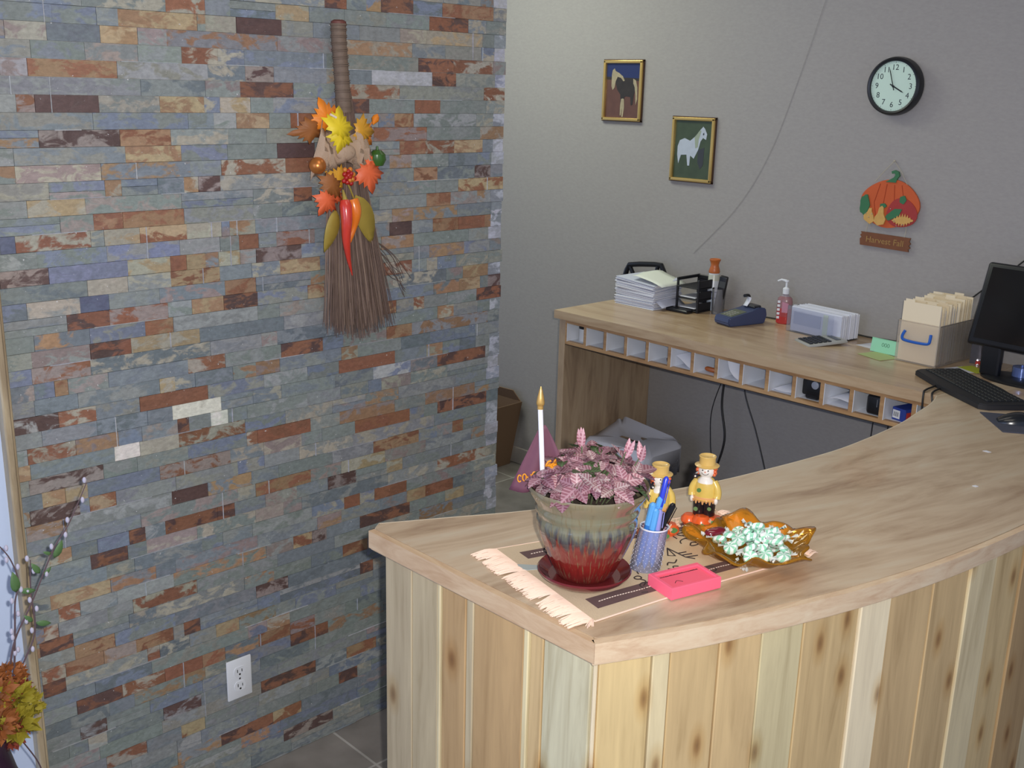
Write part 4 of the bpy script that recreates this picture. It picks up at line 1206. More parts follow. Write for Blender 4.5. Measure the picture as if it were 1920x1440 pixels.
# notes and papers
bm = BM(); sheet(bm, [(0.50, 3.42), (0.60, 3.40), (0.64, 3.50), (0.53, 3.53)], HT + 0.0004)
tag(obj('paper_sheet', bm, M_paper, smooth=0), 'white sheet of paper lying behind the green card', 'paper')
bm = BM(); sheet(bm, [(0.573, 3.300), (0.672, 3.268), (0.700, 3.352), (0.600, 3.385)], HT + 0.001)
tag(obj('note_paper', bm, mk('note_lime', S(176, 190, 130), 0.8), smooth=0), 'pale lime note paper flat in front of the green card', 'note')
gc = thing('folded_card', 'mint green folded card standing beside the file box', 'card', (0.640, 3.372, HT + 0.0016), R(-4))
bm = BM(); box(bm, (-0.062, -0.001, 0), (0.062, 0.001, 0.046), M=Matrix.Rotation(R(-10), 4, 'X')); box(bm, (-0.062, 0.014, 0), (0.062, 0.016, 0.045), M=Matrix.Rotation(R(10), 4, 'X'))
obj('card_panels', bm, mk('card_mint', S(150, 214, 180), 0.7), gc, smooth=0)
bm = BM(); Mz = basis((0, -0.0012, 0), (1, 0, 0), (0, 0, 1), (0, -1, 0))
Mz = Matrix.Rotation(R(-10), 4, 'X') @ Mz
for x in (-0.018, -0.008, 0.002): tube(bm, [Mz @ Vector((x + 0.004 * math.cos(a), 0.028 + 0.006 * math.sin(a), 0)) for a in [k * .8 for k in range(9)]], 0.0007, 4)
obj('drawing', bm, mk('ink_green', S(70, 120, 96), 0.6), gc)
t = thing('tape_roll', 'small whitish roll of clear tape left of the file box', 'tape', (0.628, 3.535, HT + 0.028), rot=(R(90), 0, R(30)))
bm = BM(); lathe(bm, [(0.014, -0.01), (0.027, -0.01), (0.027, 0.01), (0.014, 0.01), (0.014, -0.01)], 24, cap0=False, cap1=False); obj('roll', bm, mk('tape_pale', S(190, 192, 208), 0.35), t)
# file box with folders
fb = thing('file_box', 'clear plastic file box with blue handle packed with manila folders', 'file box', (0.772, 3.435, HT + 0.001), R(-3))
M_clear = glassy('box_clear', (0.96, 0.95, 0.94, 1), 0.22, diffuse=0.3, dcol=S(226, 214, 200))
bm = BM()
wx, wy, hz = 0.072, 0.115, 0.135
for sx_ in (-wx, wx): pane(bm, (sx_, -wy, 0), (sx_, wy, 0), (sx_, wy, hz), (sx_, -wy, hz))
for sy_ in (-wy, wy): pane(bm, (-wx, sy_, 0), (wx, sy_, 0), (wx, sy_, hz), (-wx, sy_, hz))
pane(bm, (-wx, -wy, 0), (wx, -wy, 0), (wx, wy, 0), (-wx, wy, 0))
tube(bm, [(-wx, -wy, hz), (wx, -wy, hz), (wx, wy, hz), (-wx, wy, hz), (-wx, -wy, hz)], 0.0022, 6)
obj('box_shell', bm, M_clear, fb, smooth=0)
M_man = mk('manila', S(234, 220, 192), 0.75); M_man2 = mk('manila_dark', S(220, 202, 168), 0.75)
bm = BM()
for k in range(15):
    y = -wy + 0.006 + k * 0.0145
    h = 0.196 + rnd.uniform(-0.004, 0.006) + (0.008 if k > 8 else 0)
    box(bm, (-wx + 0.004 + rnd.uniform(0, .003), y, 0.004), (wx - 0.006 + rnd.uniform(-.002, .003), y + 0.003, h), mi=k % 2)
    tx = -wx + 0.012 + (k % 4) * 0.03
    box(bm, (tx, y, h), (tx + 0.032, y + 0.001, h + 0.008), mi=k % 2)
    box(bm, (-wx + 0.006, y + 0.0032, 0.006), (wx - 0.009, y + 0.009, h - 0.010), mi=2)
fo = obj('folders', bm, [M_man, M_man2, M_paper], fb, smooth=0); fo['kind'] = 'stuff'
bm = BM(); hy = -wy - 0.006
tube(bm, cat([(-0.045, hy + .004, 0.104), (-0.048, hy - .004, 0.090), (-0.046, hy - .006, 0.078), (-0.03, hy - .006, 0.074), (0.0, hy - .006, 0.073), (0.03, hy - .006, 0.074), (0.046, hy - .006, 0.078), (0.048, hy - .004, 0.090), (0.045, hy + .004, 0.104)], 3), 0.0048, 8)
obj('carry_handle', bm, mk('handle_blue', S(30, 92, 184), 0.35), fb)
# pen holder and scissors behind
pc = thing('pen_holder', 'clear acrylic pen holder behind the file box beside the monitor', 'pen holder', (0.925, 3.52, HT + 0.0005))
bm = BM(); box(bm, (-0.05, -0.035, 0), (0.03, 0.035, 0.085)); obj('holder_shell', bm, glassy('acrylic_grey', (0.75, 0.74, 0.78, 1), 0.3, diffuse=0.25, dcol=S(150, 148, 156)), pc, smooth=0)
for i, (x, y, lx, ly, L, r0, nm, mt, lb) in enumerate(((-.02, .0, -.25, .05, .145, .005, 'pen', M_black, 'black pen leaning left in the acrylic holder'), (-.005, .01, -.12, .0, .155, .005, 'pen', M_blk2, 'black pen standing between two others in the acrylic holder'), (.012, -.01, .0, .02, .17, .0075, 'marker_pen', M_black, 'thick black marker standing nearest the monitor in the acrylic holder'))):
    d = Vector((lx, ly, 1)).normalized(); o0 = Vector((0.925 + x, 3.52 + y, HT + 0.004))
    bm = BM(); tube(bm, [Vector((0, 0, 0)), d * L * .55, d * L * .57, d * L], [r0 * .8, r0 * .8, r0, r0], 8)
    tag(obj(nm, bm, mt, None, loc=o0), lb, 'pen', 'pens in the acrylic holder')
for i, (x, y, c, lb) in enumerate(((0.905, 3.47, S(190, 60, 50), 'red paper clip box'), )):
    bm = BM()
    for k in range(7): tube(bm, [(rnd.uniform(-.02, .02), rnd.uniform(-.012, .012), rnd.uniform(0.002, .012)), (rnd.uniform(-.02, .02), rnd.uniform(-.012, .012), rnd.uniform(0.002, .014))], 0.003, 6)
    tag(obj('binder_clips', bm, mk('clip_red', c, 0.4), None, loc=(x, y, HT + 0.001)), 'small heap of red clips at the foot of the acrylic holder', 'clips', kind='stuff')
bm = BM(); sheet(bm, [(0.855, 3.345), (0.93, 3.33), (0.955, 3.40), (0.88, 3.42)], HT + 0.0004)
tag(obj('paper_sheet', bm, M_paper, smooth=0), 'white paper between file box and monitor stand', 'paper')
bm = BM(); sheet(bm, [(0.875, 3.395), (0.955, 3.36), (0.965, 3.41), (0.90, 3.45)], HT + 0.0012)
tag(obj('note_paper', bm, mk('note_yellow', S(190, 200, 60), 0.7), smooth=0), 'yellow green note paper beside the monitor stand', 'note')
# monitor
mo = thing('computer_monitor', 'black flat computer monitor tilted back at the right end of the desk', 'monitor', (1.13, 3.335, HT + 0.0005), R(-5))
bm = BM()
Mm = Matrix.Translation((0, 0, 0.095)) @ Matrix.Rotation(R(-16), 4, 'X')
box(bm, (-0.215, -0.012, 0.0), (0.215, 0.016, 0.262), bev=0.009, M=Mm, seg=3)
box(bm, (-0.15, 0.014, 0.04), (0.15, 0.036, 0.22), bev=0.012, M=Mm, seg=2)
obj('display_housing', bm, mk('monitor_black', S(15, 15, 19), 0.4), mo)
bm = BM(); box(bm, (-0.197, -0.0132, 0.020), (0.197, -0.0118, 0.246), M=Mm); obj('screen', bm, mk('screen_off', S(14, 15, 18), 0.12), mo, smooth=0)
bm = BM()
box(bm, (-0.165, -0.006, 0.006), (-0.105, 0.022, 0.125), bev=0.005); obj('neck', bm, M_black, mo)
bm = BM(); box(bm, (0.02, -0.006, 0.006), (0.08, 0.022, 0.125), bev=0.005); obj('neck', bm, M_black, mo)
bm = BM()
lathe(bm, [(0.13, 0), (0.13, 0.006), (0.12, 0.010)], 40, M=Matrix.Translation((-0.04, 0.03, 0)) @ Matrix.Diagonal((1, 0.6, 1, 1)))
obj('stand_base', bm, M_black, mo)
bm = BM(); tube(bm, cat([(0.62, YW - 0.004, 1.0), (0.70, YW - 0.004, 1.06), (0.771, YW - 0.004, 1.126), (0.86, YW - 0.004, 1.216), (0.93, YW - 0.004, 1.275), (0.98, YW - 0.004, 1.33), (1.2, YW - 0.004, 1.52)], 6), 0.0028, 6)
tag(obj('wall_cable', bm, M_cable), 'black cable running up the wall behind file box and monitor', 'cable')
t = thing('disc_spindle', 'small clear spindle of discs under the monitor', 'disc spindle', (1.075, 3.40, HT + 0.011))
bm = BM(); lathe(bm, [(0.028, 0), (0.028, 0.03), (0.004, 0.031), (0.004, 0.036)], 24); obj('disc_stack', bm, mk('disc_blue', S(120, 140, 200), 0.15, metal=0.5), t)
# keyboard, mouse, mat
kb = thing('keyboard', 'black computer keyboard where desk and counter meet', 'keyboard', (1.030, 3.137, HT + 0.001), R(-37))
bm = BM()
kp = [(-0.195, 0.075), (-0.205, 0.05), (-0.200, -0.055), (-0.185, -0.078), (0.0, -0.088), (0.185, -0.078), (0.200, -0.055), (0.205, 0.05), (0.195, 0.075), (0.10, 0.070), (0.04, 0.080), (-0.04, 0.080), (-0.10, 0.070)]
prism(bm, kp, 0.0, 0.016)
bmesh.ops.bevel(bm, geom=[e for e in bm.edges if abs(e.verts[0].co.z - e.verts[1].co.z) < 1e-6 and e.verts[0].co.z > 0.01], offset=0.003, segments=2, affect='EDGES')
obj('keyboard_base', bm, M_blk2, kb)
bm = BM()
for r_ in range(6):
    for c_ in range(20):
        x = -0.178 + c_ * 0.018
        if r_ == 5 and 3 < c_ < 9: continue
        box(bm, (x - 0.0075, 0.052 - r_ * 0.0195, 0.015), (x + 0.0075, 0.067 - r_ * 0.0195, 0.0205), bev=0.0015)
box(bm, (-0.115, -0.0455, 0.015), (-0.02, -0.0305, 0.0205), bev=0.0015)
obj('keys', bm, mk('key_black', S(34, 36, 38), 0.45), kb, smooth=0)
KI = (Matrix.Translation((1.030, 3.137, HT + 0.001)) @ Matrix.Rotation(R(-37), 4, 'Z')).inverted()
bm = BM()
for KP in ([(0.905, 3.19, .983), (0.940, 3.12, .9795), (0.946, 3.03, .9795), (0.951, 3.006, .972), (0.954, 3.004, .92), (0.958, 3.006, .87)], [(0.905, 3.17, .983), (0.960, 3.11, .9795), (0.970, 3.03, .9795), (0.977, 3.006, .972), (0.988, 3.004, .93), (0.996, 3.006, .90)]):
    tube(bm, [KI @ p for p in cat(KP, 5)], 0.003, 6)
obj('cord', bm, M_cable, kb)
bm = BM(); prism(bm, [(x + 1.268, y + 2.905) for x, y in [(-0.118, 0.028), (0.0, -0.105), (0.125, -0.02), (0.02, 0.12)]], HT + 0.0003, HT + 0.003)
tag(obj('mouse_mat', bm, mk('mat_grey', S(70, 72, 86), 0.85), smooth=0), 'dark grey mouse mat on the curved counter', 'mouse mat')
ms = thing('computer_mouse', 'black computer mouse on the grey mouse mat', 'mouse', (1.262, 2.912, HT + 0.0032), R(-55))
bm = BM()
n, mm_ = 12, 9
g = []
for i in range(n + 1):
    u = i / n; rw = []
    for j in range(mm_ + 1):
        v = j / mm_ * PI
        wd = 0.030 * math.sin(PI * (0.08 + 0.84 * u)) ** 0.5; hh = 0.032 * math.sin(PI * (0.06 + 0.88 * u)) ** 0.7 * (0.8 + .2 * u)
        rw.append(bm.verts.new((-wd * math.cos(v), -0.052 + 0.104 * u, hh * math.sin(v))))
    g.append(rw)
for i in range(n):
    for j in range(mm_): bm.faces.new((g[i][j], g[i][j + 1], g[i + 1][j + 1], g[i + 1][j]))
bm.faces.new([v for v in g[0]][::-1]); bm.faces.new([v for v in g[-1]])
bmesh.ops.recalc_face_normals(bm, faces=bm.faces)
obj('mouse_shell', bm, mk('mouse_black', S(26, 28, 32), 0.2, coat=0.3), ms, smooth=50)
bm = BM(); lathe(bm, [(0.005, -0.003), (0.006, 0), (0.005, 0.003)], 12, M=Matrix.Translation((0, 0.028, 0.026)) @ Matrix.Rotation(R(90), 4, 'Y')); obj('scroll_wheel', bm, M_silver, ms)
bm = BM(); tube(bm, cat([(0.0, 0.05, 0.006), (0.01, 0.10, 0.004), (0.05, 0.14, 0.003), (0.09, 0.22, -0.0005)], 5), 0.002, 6); obj('cord', bm, M_cable, ms)
for (x, y, s_, lb) in ((1.309, 2.607, 1.0, 'tiny white paper scrap farther along the counter'), (1.397, 2.340, 0.6, 'tiny white paper scrap nearer the planked front of the counter')):
    bm = BM(); prism(bm, [(-.009 * s_, -.004), (.006 * s_, -.005), (.010 * s_, .003), (-.004 * s_, .006)], 0, 0.0008)
    tag(obj('paper_scrap', bm, M_paper, None, smooth=0, loc=(x, y, HT + 0.0003)), lb, 'paper scrap')
# ------------------------------------------------------------------ things in the pigeonholes
def cell(i): return C0 + i * CP, yF + 0.02, 0.8565
def pin(name, bm, mats, i, label, cat_, smooth=35, dy=0.0):
    x, y, z = cell(i)
    return tag(obj(name, bm, mats, None, smooth=smooth, loc=(x, y + dy, z)), label, cat_)
x, y, z = cell(0)
t = thing('lidded_jar', 'white jar with a black lid in the leftmost pigeonhole', 'jar', (x + 0.043, y + 0.04, z), 0)
bm = BM(); lathe(bm, [(0.025, 0), (0.026, 0.002), (0.026, 0.050)], 20); obj('jar_body', bm, M_white, t)
bm = BM(); lathe(bm, [(0.027, 0.050), (0.027, 0.056), (0.024, 0.058)], 20); obj('lid', bm, M_black, t)
bm = BM(); box(bm, (0.062, 0.01, 0), (0.082, 0.16, 0.060), bev=0.003); pin('storage_box', bm, mk('grey_smoke', S(96, 110, 124), 0.3), 2, 'smoky grey box against the right side of the third pigeonhole', 'box')
bm = BM(); lathe(bm, [(0.012, 0), (0.022, 0.002), (0.022, 0.012), (0.012, 0.014)], 20, M=Matrix.Translation((0.068, 0.03, 0.024)) @ Matrix.Rotation(R(90), 4, 'Y')); pin('tape_roll', bm, M_blk2, 3, 'dark round tape roll standing in the fourth pigeonhole', 'tape')
bm = BM()
sphere(bm, (0.064, 0.035, 0.022), 0.018, (0.9, 0.8, 1.0), 14, 8); sphere(bm, (0.076, 0.03, 0.034), 0.012, (1, 1, 1.6), 12, 8); tube(bm, [(0.05, 0.03, 0.012), (0.06, 0.02, 0.006), (0.074, 0.02, 0.004)], 0.005, 6)
pin('trinket', bm, mk('plum_dark', S(52, 38, 58), 0.25), 4, 'dark purple trinket at the right of the fifth pigeonhole', 'trinket')
def curl(i, pts, label, width=0.18):
    bm = BM(); P = cat([(a, 0.0, c) for a, c in pts], 5)
    lo = [bm.verts.new((p.x, 0.004, p.z)) for p in P]; hi = [bm.verts.new((p.x, width, p.z)) for p in P]
    for k in range(len(P) - 1): bm.faces.new((lo[k], lo[k + 1], hi[k + 1], hi[k]))
    solidify(pin('curled_paper', bm, M_paper, i, label, 'paper', smooth=60), 0.0006)
curl(5, [(0.002, 0.040), (0.03, 0.026), (0.055, 0.010), (0.082, 0.002), (0.085, 0.03), (0.0855, 0.060)], 'white paper sagging in a curve across the sixth pigeonhole')
curl(7, [(0.02, 0.064), (0.03, 0.034), (0.052, 0.012), (0.082, 0.003), (0.085, 0.02)], 'white paper bent in a curve in the eighth pigeonhole')
curl(9, [(0.003, 0.006), (0.03, 0.003), (0.06, 0.004), (0.083, 0.012), (0.0855, 0.05)], 'white paper lying in the tenth pigeonhole')
curl(11, [(0.003, 0.018), (0.03, 0.024), (0.06, 0.022), (0.083, 0.016), (0.0845, 0.002)], 'white paper heap in the twelfth pigeonhole')
bm = BM(); tube(bm, cat([(0.020, 0.02, 0.014), (0.05, 0.03, 0.010), (0.082, 0.05, 0.008)], 4), [0.005, 0.008, 0.009, 0.009, 0.009, 0.0085, 0.008, 0.007, 0.006][:9], 10)
pin('wooden_stamp', bm, mk('rust_wood', S(162, 88, 40), 0.4), 6, 'rust brown handle lying in the seventh pigeonhole', 'stamp')
x, y, z = cell(10)
t = thing('office_device', 'black device with a grey dial filling the eleventh pigeonhole', 'device', (x, y, z))
bm = BM(); box(bm, (0.006, 0.004, 0.010), (0.084, 0.14, 0.066), bev=0.008, seg=2); box(bm, (0.02, 0.001, 0.0), (0.07, 0.14, 0.020), bev=0.006); obj('body', bm, M_black, t)
bm = BM(); lathe(bm, [(0.013, 0), (0.013, 0.004), (0.009, 0.006)], 20, M=Matrix.Translation((0.056, 0.004, 0.05)) @ Matrix.Rotation(R(90), 4, 'X')); obj('dial', bm, mk('dial_grey', S(150, 156, 170), 0.3), t)
x, y, z = cell(12)
t = thing('black_case', 'black upright rounded case in the thirteenth pigeonhole', 'case', (x, y, z))
bm = BM(); box(bm, (0.032, 0.0, 0.0), (0.085, 0.12, 0.064), bev=0.010, seg=3); obj('body', bm, M_black, t)
bm = BM(); box(bm, (0.068, -0.0012, 0.028), (0.071, 0.0005, 0.052)); obj('chrome_bar', bm, M_silver, t, smooth=0)
x, y, z = cell(13)
t = thing('blue_carton', 'small blue carton with white label in the last open pigeonhole', 'carton', (x + 0.045, y + 0.045, z), R(-14))
bm = BM(); box(bm, (-0.024, -0.04, 0), (0.026, 0.06, 0.040), bev=0.001); obj('carton', bm, mk('carton_blue', S(44, 66, 150), 0.4), t, smooth=0)
bm = BM(); box(bm, (-0.021, -0.0408, 0.006), (0.006, -0.0398, 0.032)); obj('carton_label', bm, M_white, t, smooth=0)
bm = BM()
for k in range(5): box(bm, (-0.017 + k * 0.004, -0.0412, 0.012), (-0.0155 + k * 0.004, -0.0406, 0.026))
obj('barcode', bm, M_ink, t, smooth=0)
bm = BM(); box(bm, (0.0258, -0.035, 0.004), (0.0272, 0.01, 0.03)); obj('red_panel', bm, mk('carton_red', S(190, 60, 50), 0.5), t, smooth=0)

# ------------------------------------------------------------------ cables under the desk
def cable(pts, r, label):
    bm = BM(); tube(bm, cat(pts, 8), r, 6); tag(obj('hanging_cable', bm, M_cable), label, 'cable')
yb = 3.45
cable([(-0.035, yb, 0.845), (-0.05, yb, 0.74), (-0.055, yb, 0.62), (-0.03, yb, 0.48), (-0.07, yb, 0.33), (-0.13, yb, 0.22), (-0.16, yb + .05, 0.02)], 0.0042, 'thicker black cable hanging under the desk between two thinner wires')
cable([(-0.03, yb + .02, 0.845), (-0.075, yb + .02, 0.72), (-0.115, yb + .02, 0.58), (-0.11, yb + .02, 0.45), (-0.09, yb + .02, 0.30), (-0.12, yb + .04, 0.02)], 0.0018, 'thin black wire hanging just left of the thicker cable')
cable([(0.03, yb, 0.845), (0.045, yb, 0.70), (0.11, yb, 0.555), (0.17, yb, 0.40), (0.22, yb, 0.25), (0.26, yb, 0.02)], 0.0024, 'black wire slanting down to the right under the desk')
cable([(0.585, yb, 0.845), (0.583, yb, 0.70), (0.580, yb, 0.5), (0.59, yb, 0.02)], 0.0018, 'left one of two short wires near the counter edge')
cable([(0.637, yb, 0.845), (0.640, yb, 0.70), (0.640, yb, 0.5), (0.63, yb, 0.02)], 0.0018, 'right one of two short wires near the counter edge')

# ------------------------------------------------------------------ bins
tb = thing('waste_bin', 'grey waste bin with a translucent liner under the back desk', 'bin', (-0.335, 3.25, 0.0), R(4))
bm = BM()
def rrect(hx, hy, r, z, n=5):
    out = []
    for cx, cy, a0 in ((hx - r, hy - r, 0), (-hx + r, hy - r, 90), (-hx + r, -hy + r, 180), (hx - r, -hy + r, 270)):
        for k in range(n + 1):
            a = R(a0 + 90 * k / n); out.append(Vector((cx + r * math.cos(a), cy + r * math.sin(a), z)))
    return out
def loft(bm, rings, mi=0, cap0=True, cap1=False):
    vr = [[bm.verts.new(p) for p in rg] for rg in rings]; n = len(vr[0]); fs = []
    for a, b2 in zip(vr, vr[1:]):
        for i in range(n): fs.append(bm.faces.new((a[i], a[(i + 1) % n], b2[(i + 1) % n], b2[i])))
    if cap0: fs.append(bm.faces.new(vr[0][::-1]))
    if cap1: fs.append(bm.faces.new(vr[-1]))
    setmi(fs, mi)
loft(bm, [rrect(.125, .09, .03, 0.001), rrect(.155, .12, .035, 0.42), rrect(.152, .117, .035, 0.42), rrect(.122, .087, .03, 0.006)], cap1=True)
obj('bin_body', bm, mk('bin_grey', S(150, 152, 162), 0.5), tb)
bm = BM()
r0 = rrect(.160, .125, .036, 0.34); r1 = rrect(.166, .130, .036, 0.43); r2 = rrect(.150, .115, .034, 0.445); r3 = rrect(.11, .075, .03, 0.30)
for i in range(len(r0)):
    r0[i].z += rnd.uniform(-.03, .02); k = 1 + rnd.uniform(-.02, .04)
    r0[i].x *= k; r0[i].y *= k
    a = math.atan2(r1[i].y, r1[i].x)
    lift = 0.05 * max(0, math.cos(a - 1.9)) ** 2
    r1[i].z += lift * .8 + rnd.uniform(-.006, .006); r2[i].z += lift + rnd.uniform(-.006, .008)
r4 = [p * .5 for p in r3]
for p in r3: p.z = 0.447 + rnd.uniform(-.004, .006) + 0.03 * max(0, math.cos(math.atan2(p.y, p.x) - 1.9))
for p in r4: p.z = 0.452 + rnd.uniform(-.004, .008)
loft(bm, [r0, r1, r2, r3, r4], cap0=False, cap1=True)
solidify(obj('bin_liner', bm, glassy('liner_plastic', (0.80, 0.82, 0.92, 1), 0.35, rough=0.25, diffuse=0.92, dcol=S(214, 216, 228)), tb, smooth=50), 0.0008)
bb = thing('brown_box', 'open brown cardboard box on the floor beyond the stone wall', 'box', (-1.50, 3.40, 0.001), R(2))
bm = BM()
o0 = [Vector(p) for p in ((-.16, -.14, 0), (.16, -.14, 0), (.16, .13, 0), (-.16, .13, 0))]; o1 = [Vector((p.x * 1.35, p.y * 1.15, 0.33)) for p in o0]
i1 = [Vector((p.x * .97, p.y * .97, 0.33)) for p in o1]; i0 = [Vector((p.x * .95, p.y * .95, 0.006)) for p in o0]
loft(bm, [o0, o1, i1, i0], cap1=True)
obj('box_body', bm, mk('card_brown', S(112, 88, 66), 0.8), bb, smooth=0)
bm = BM(); prism(bm, [(-.20, 0), (.20, 0), (.17, .06), (-.17, .05)], -0.002, 0.002, M=basis((0, .155, .328), (1, 0, 0), (0, -.4, .92), (0, .92, .4)))
obj('box_flap', bm, mk('card_brown2', S(126, 100, 76), 0.8), bb, smooth=0)

# ------------------------------------------------------------------ place mat
Q = [Vector((1.262, 1.214, 0)), Vector((1.357, 1.712, 0)), Vector((1.108, 1.758, 0)), Vector((.947, 1.286, 0))]   # near-left, near-right, far-right, far-left
def mq(u, v, z=0.0):   # u along the long side, v from the customer edge to the inner edge
    p = Q[0] * (1 - u) * (1 - v) + Q[1] * u * (1 - v) + Q[2] * u * v + Q[3] * (1 - u) * v
    bow = -0.006 * math.sin(PI * u) * (1 - v)
    return Vector((p.x + bow, p.y, HT + 0.0006 + z))
matE = thing('place_mat', 'fringed tan cloth place mat printed with ranch brands on the counter', 'place mat', (0, 0, 0))
def mcell(bm, us, vs_, z0, z1, mi=0):
    lo = [[bm.verts.new(mq(u, v, z0)) for v in vs_] for u in us]; hi = [[bm.verts.new(mq(u, v, z1)) for v in vs_] for u in us]
    fs = []
    nu, nv = len(us), len(vs_)
    for i in range(nu - 1):
        for j in range(nv - 1):
            fs.append(bm.faces.new((hi[i][j], hi[i + 1][j], hi[i + 1][j + 1], hi[i][j + 1])))
            fs.append(bm.faces.new((lo[i][j], lo[i][j + 1], lo[i + 1][j + 1], lo[i + 1][j])))
    for i in range(nu - 1):
        fs.append(bm.faces.new((lo[i][0], lo[i + 1][0], hi[i + 1][0], hi[i][0]))); fs.append(bm.faces.new((lo[i + 1][-1], lo[i][-1], hi[i][-1], hi[i + 1][-1])))
    for j in range(nv - 1):
        fs.append(bm.faces.new((lo[0][j + 1], lo[0][j], hi[0][j], hi[0][j + 1]))); fs.append(bm.faces.new((lo[-1][j], lo[-1][j + 1], hi[-1][j + 1], hi[-1][j])))
    setmi(fs, mi)
lin = lambda a, b2, n: [a + (b2 - a) * i / n for i in range(n + 1)]
M_mat = mk('mat_cloth', S(214, 192, 160), 0.95, bump=0.5, bscale=900, var=0.05, vscale=300)
bm = BM(); mcell(bm, lin(0, 1, 16), lin(0, 1, 8), 0.0, 0.0016)
obj('cloth', bm, M_mat, matE, smooth=0)
bm = BM()
for v0, v1 in ((0.10, 0.22), (0.80, 0.90)):
    mcell(bm, lin(0.06, 1.0, 16), [v0, v1], 0.0016, 0.0020)
obj('brown_stripe', bm, mk('stripe_brown', S(104, 80, 78), 0.95, bump=0.4, bscale=900), matE, smooth=0)
bm = BM()
for vm in (0.16, 0.85):
    for k in range(78):
        u = 0.09 + k * 0.0115
        tube(bm, [mq(u, vm + 0.004 * math.sin(k * .3), 0.0024), mq(u + 0.007, vm + 0.004 * math.sin(k * .3), 0.0024)], 0.0009, 4)
obj('stitching', bm, mk('stitch_cream', S(224, 206, 190), 0.9), matE)
bm = BM()
M_hem = mk('hem_pink', S(236, 206, 186), 0.9)
tube(bm, [mq(u, 0, 0.0012) for u in lin(0, 1, 20)], 0.0016, 6); tube(bm, [mq(u, 1, 0.0012) for u in lin(0, 1, 20)], 0.0012, 6)
obj('hem', bm, M_hem, matE)
# printed brand marks
bm = BM()
def mark(pts, r=0.0014, n=4):
    P = cat([Vector((x, y, HT + 0.0026)) for x, y in pts], n)
    tube(bm, P, r, 4)
def markl(pts, r=0.0014):
    tube(bm, [Vector((x, y, HT + 0.0026)) for x, y in pts], r, 4)
def ring(cx, cy, rx, ry, a0=0, a1=360, n=20, r=0.0014, rot=0):
    P = []
    for k in range(n + 1):
        a = R(a0 + (a1 - a0) * k / n); x_, y_ = rx * math.cos(a), ry * math.sin(a)
        P.append(Vector((cx + x_ * math.cos(rot) - y_ * math.sin(rot), cy + x_ * math.sin(rot) + y_ * math.cos(rot), HT + 0.0026)))
    tube(bm, P, r, 4)
# circle crossed by a bar with end ticks
ring(1.132, 1.613, 0.012, 0.013)
markl([(1.122, 1.586), (1.130, 1.613), (1.138, 1.646)]); markl([(1.113, 1.592), (1.142, 1.584)]); markl([(1.124, 1.640), (1.146, 1.636)])
# hooked curl
ring(1.168, 1.590, 0.017, 0.019, -40, 250)
mark([(1.179, 1.578), (1.172, 1.590), (1.178, 1.600)])
# joined figure: triangle with a comb of three strokes
markl([(1.158, 1.534), (1.190, 1.518), (1.180, 1.508), (1.158, 1.534)])
markl([(1.158, 1.534), (1.206, 1.528), (1.222, 1.536)]); markl([(1.186, 1.530), (1.192, 1.548)]); markl([(1.196, 1.529), (1.204, 1.550)]); markl([(1.206, 1.528), (1.216, 1.552)])
# wave, hooks and letters near the pens and the flower pot
mark([(1.206, 1.474), (1.200, 1.484), (1.208, 1.492), (1.202, 1.506)]); mark([(1.216, 1.462), (1.224, 1.470), (1.216, 1.478), (1.222, 1.486)])
ring(1.268, 1.520, 0.010, 0.012, -60, 170)
ring(1.204, 1.392, 0.006, 0.007); mark([(1.210, 1.390), (1.222, 1.392), (1.232, 1.374)]); ring(1.236, 1.380, 0.014, 0.012, 60, 300)
mark([(1.195, 1.405), (1.186, 1.412), (1.196, 1.420)]); markl([(1.246, 1.352), (1.252, 1.362)])
ring(1.02, 1.36, 0.014, 0.016, 0, 300); markl([(1.04, 1.44), (1.07, 1.46), (1.06, 1.43)]); ring(1.09, 1.48, 0.013, 0.013); ring(1.06, 1.55, 0.012, 0.014, 0, 260)
obj('printed_mark', bm, mk('print_brown', S(60, 48, 46), 0.95), matE)
# fringes
bm = BM()
def strands(bm, uu, sgn, n, lo_len, hi_len, clump=5):
    for i in range(n):
        v = (i + rnd.uniform(-.4, .4)) / n
        v = max(0, min(1, v))
        b0 = mq(uu, v, 0.001)
        L = rnd.uniform(lo_len, hi_len)
        ph = math.floor(v * clump) ; off = ((v * clump) % 1 - .5)
        dv = -0.22 * off / clump + rnd.uniform(-.012, .012) + 0.015 * math.sin(ph * 2.3)
        pt = mq(uu + sgn * L * .5, v + dv * .5, 0.003 + rnd.uniform(0, .003)); p2 = mq(uu + sgn * L, v + dv, 0.0008 + rnd.uniform(0, .002))
        tube(bm, cat([b0, pt, p2], 3), [0.0011, 0.0013, 0.0013, 0.0012, 0.0011, 0.0010, 0.0007][:7], 4)
strands(bm, 0.0, -1, 520, 0.070, 0.115, 9)
for i in range(22):   # tassel at the near left corner
    b0 = mq(0.0, 0.02, 0.002); a = R(rnd.uniform(200, 300))
    L = rnd.uniform(0.015, 0.036)
    q = b0 + Vector((0.3 * L * math.cos(a) + 0.012, -abs(L * math.sin(a)) * .8, 0)); q.z = HT + 0.0014
    if q.x > 1.288 or q.y < 1.182: q = b0 + Vector((0.008, -0.018, -0.001))
    tube(bm, cat([b0, b0.lerp(q, .5) + Vector((0, 0, .003)), q], 3), 0.0009, 4)
strands(bm, 1.0, 1, 170, 0.02, 0.055, 6)
fo = obj('fringe', bm, mk('fringe_pink', S(238, 210, 190), 0.95), matE); fo['kind'] = 'stuff'
MZ = HT + 0.0022   # top of the cloth
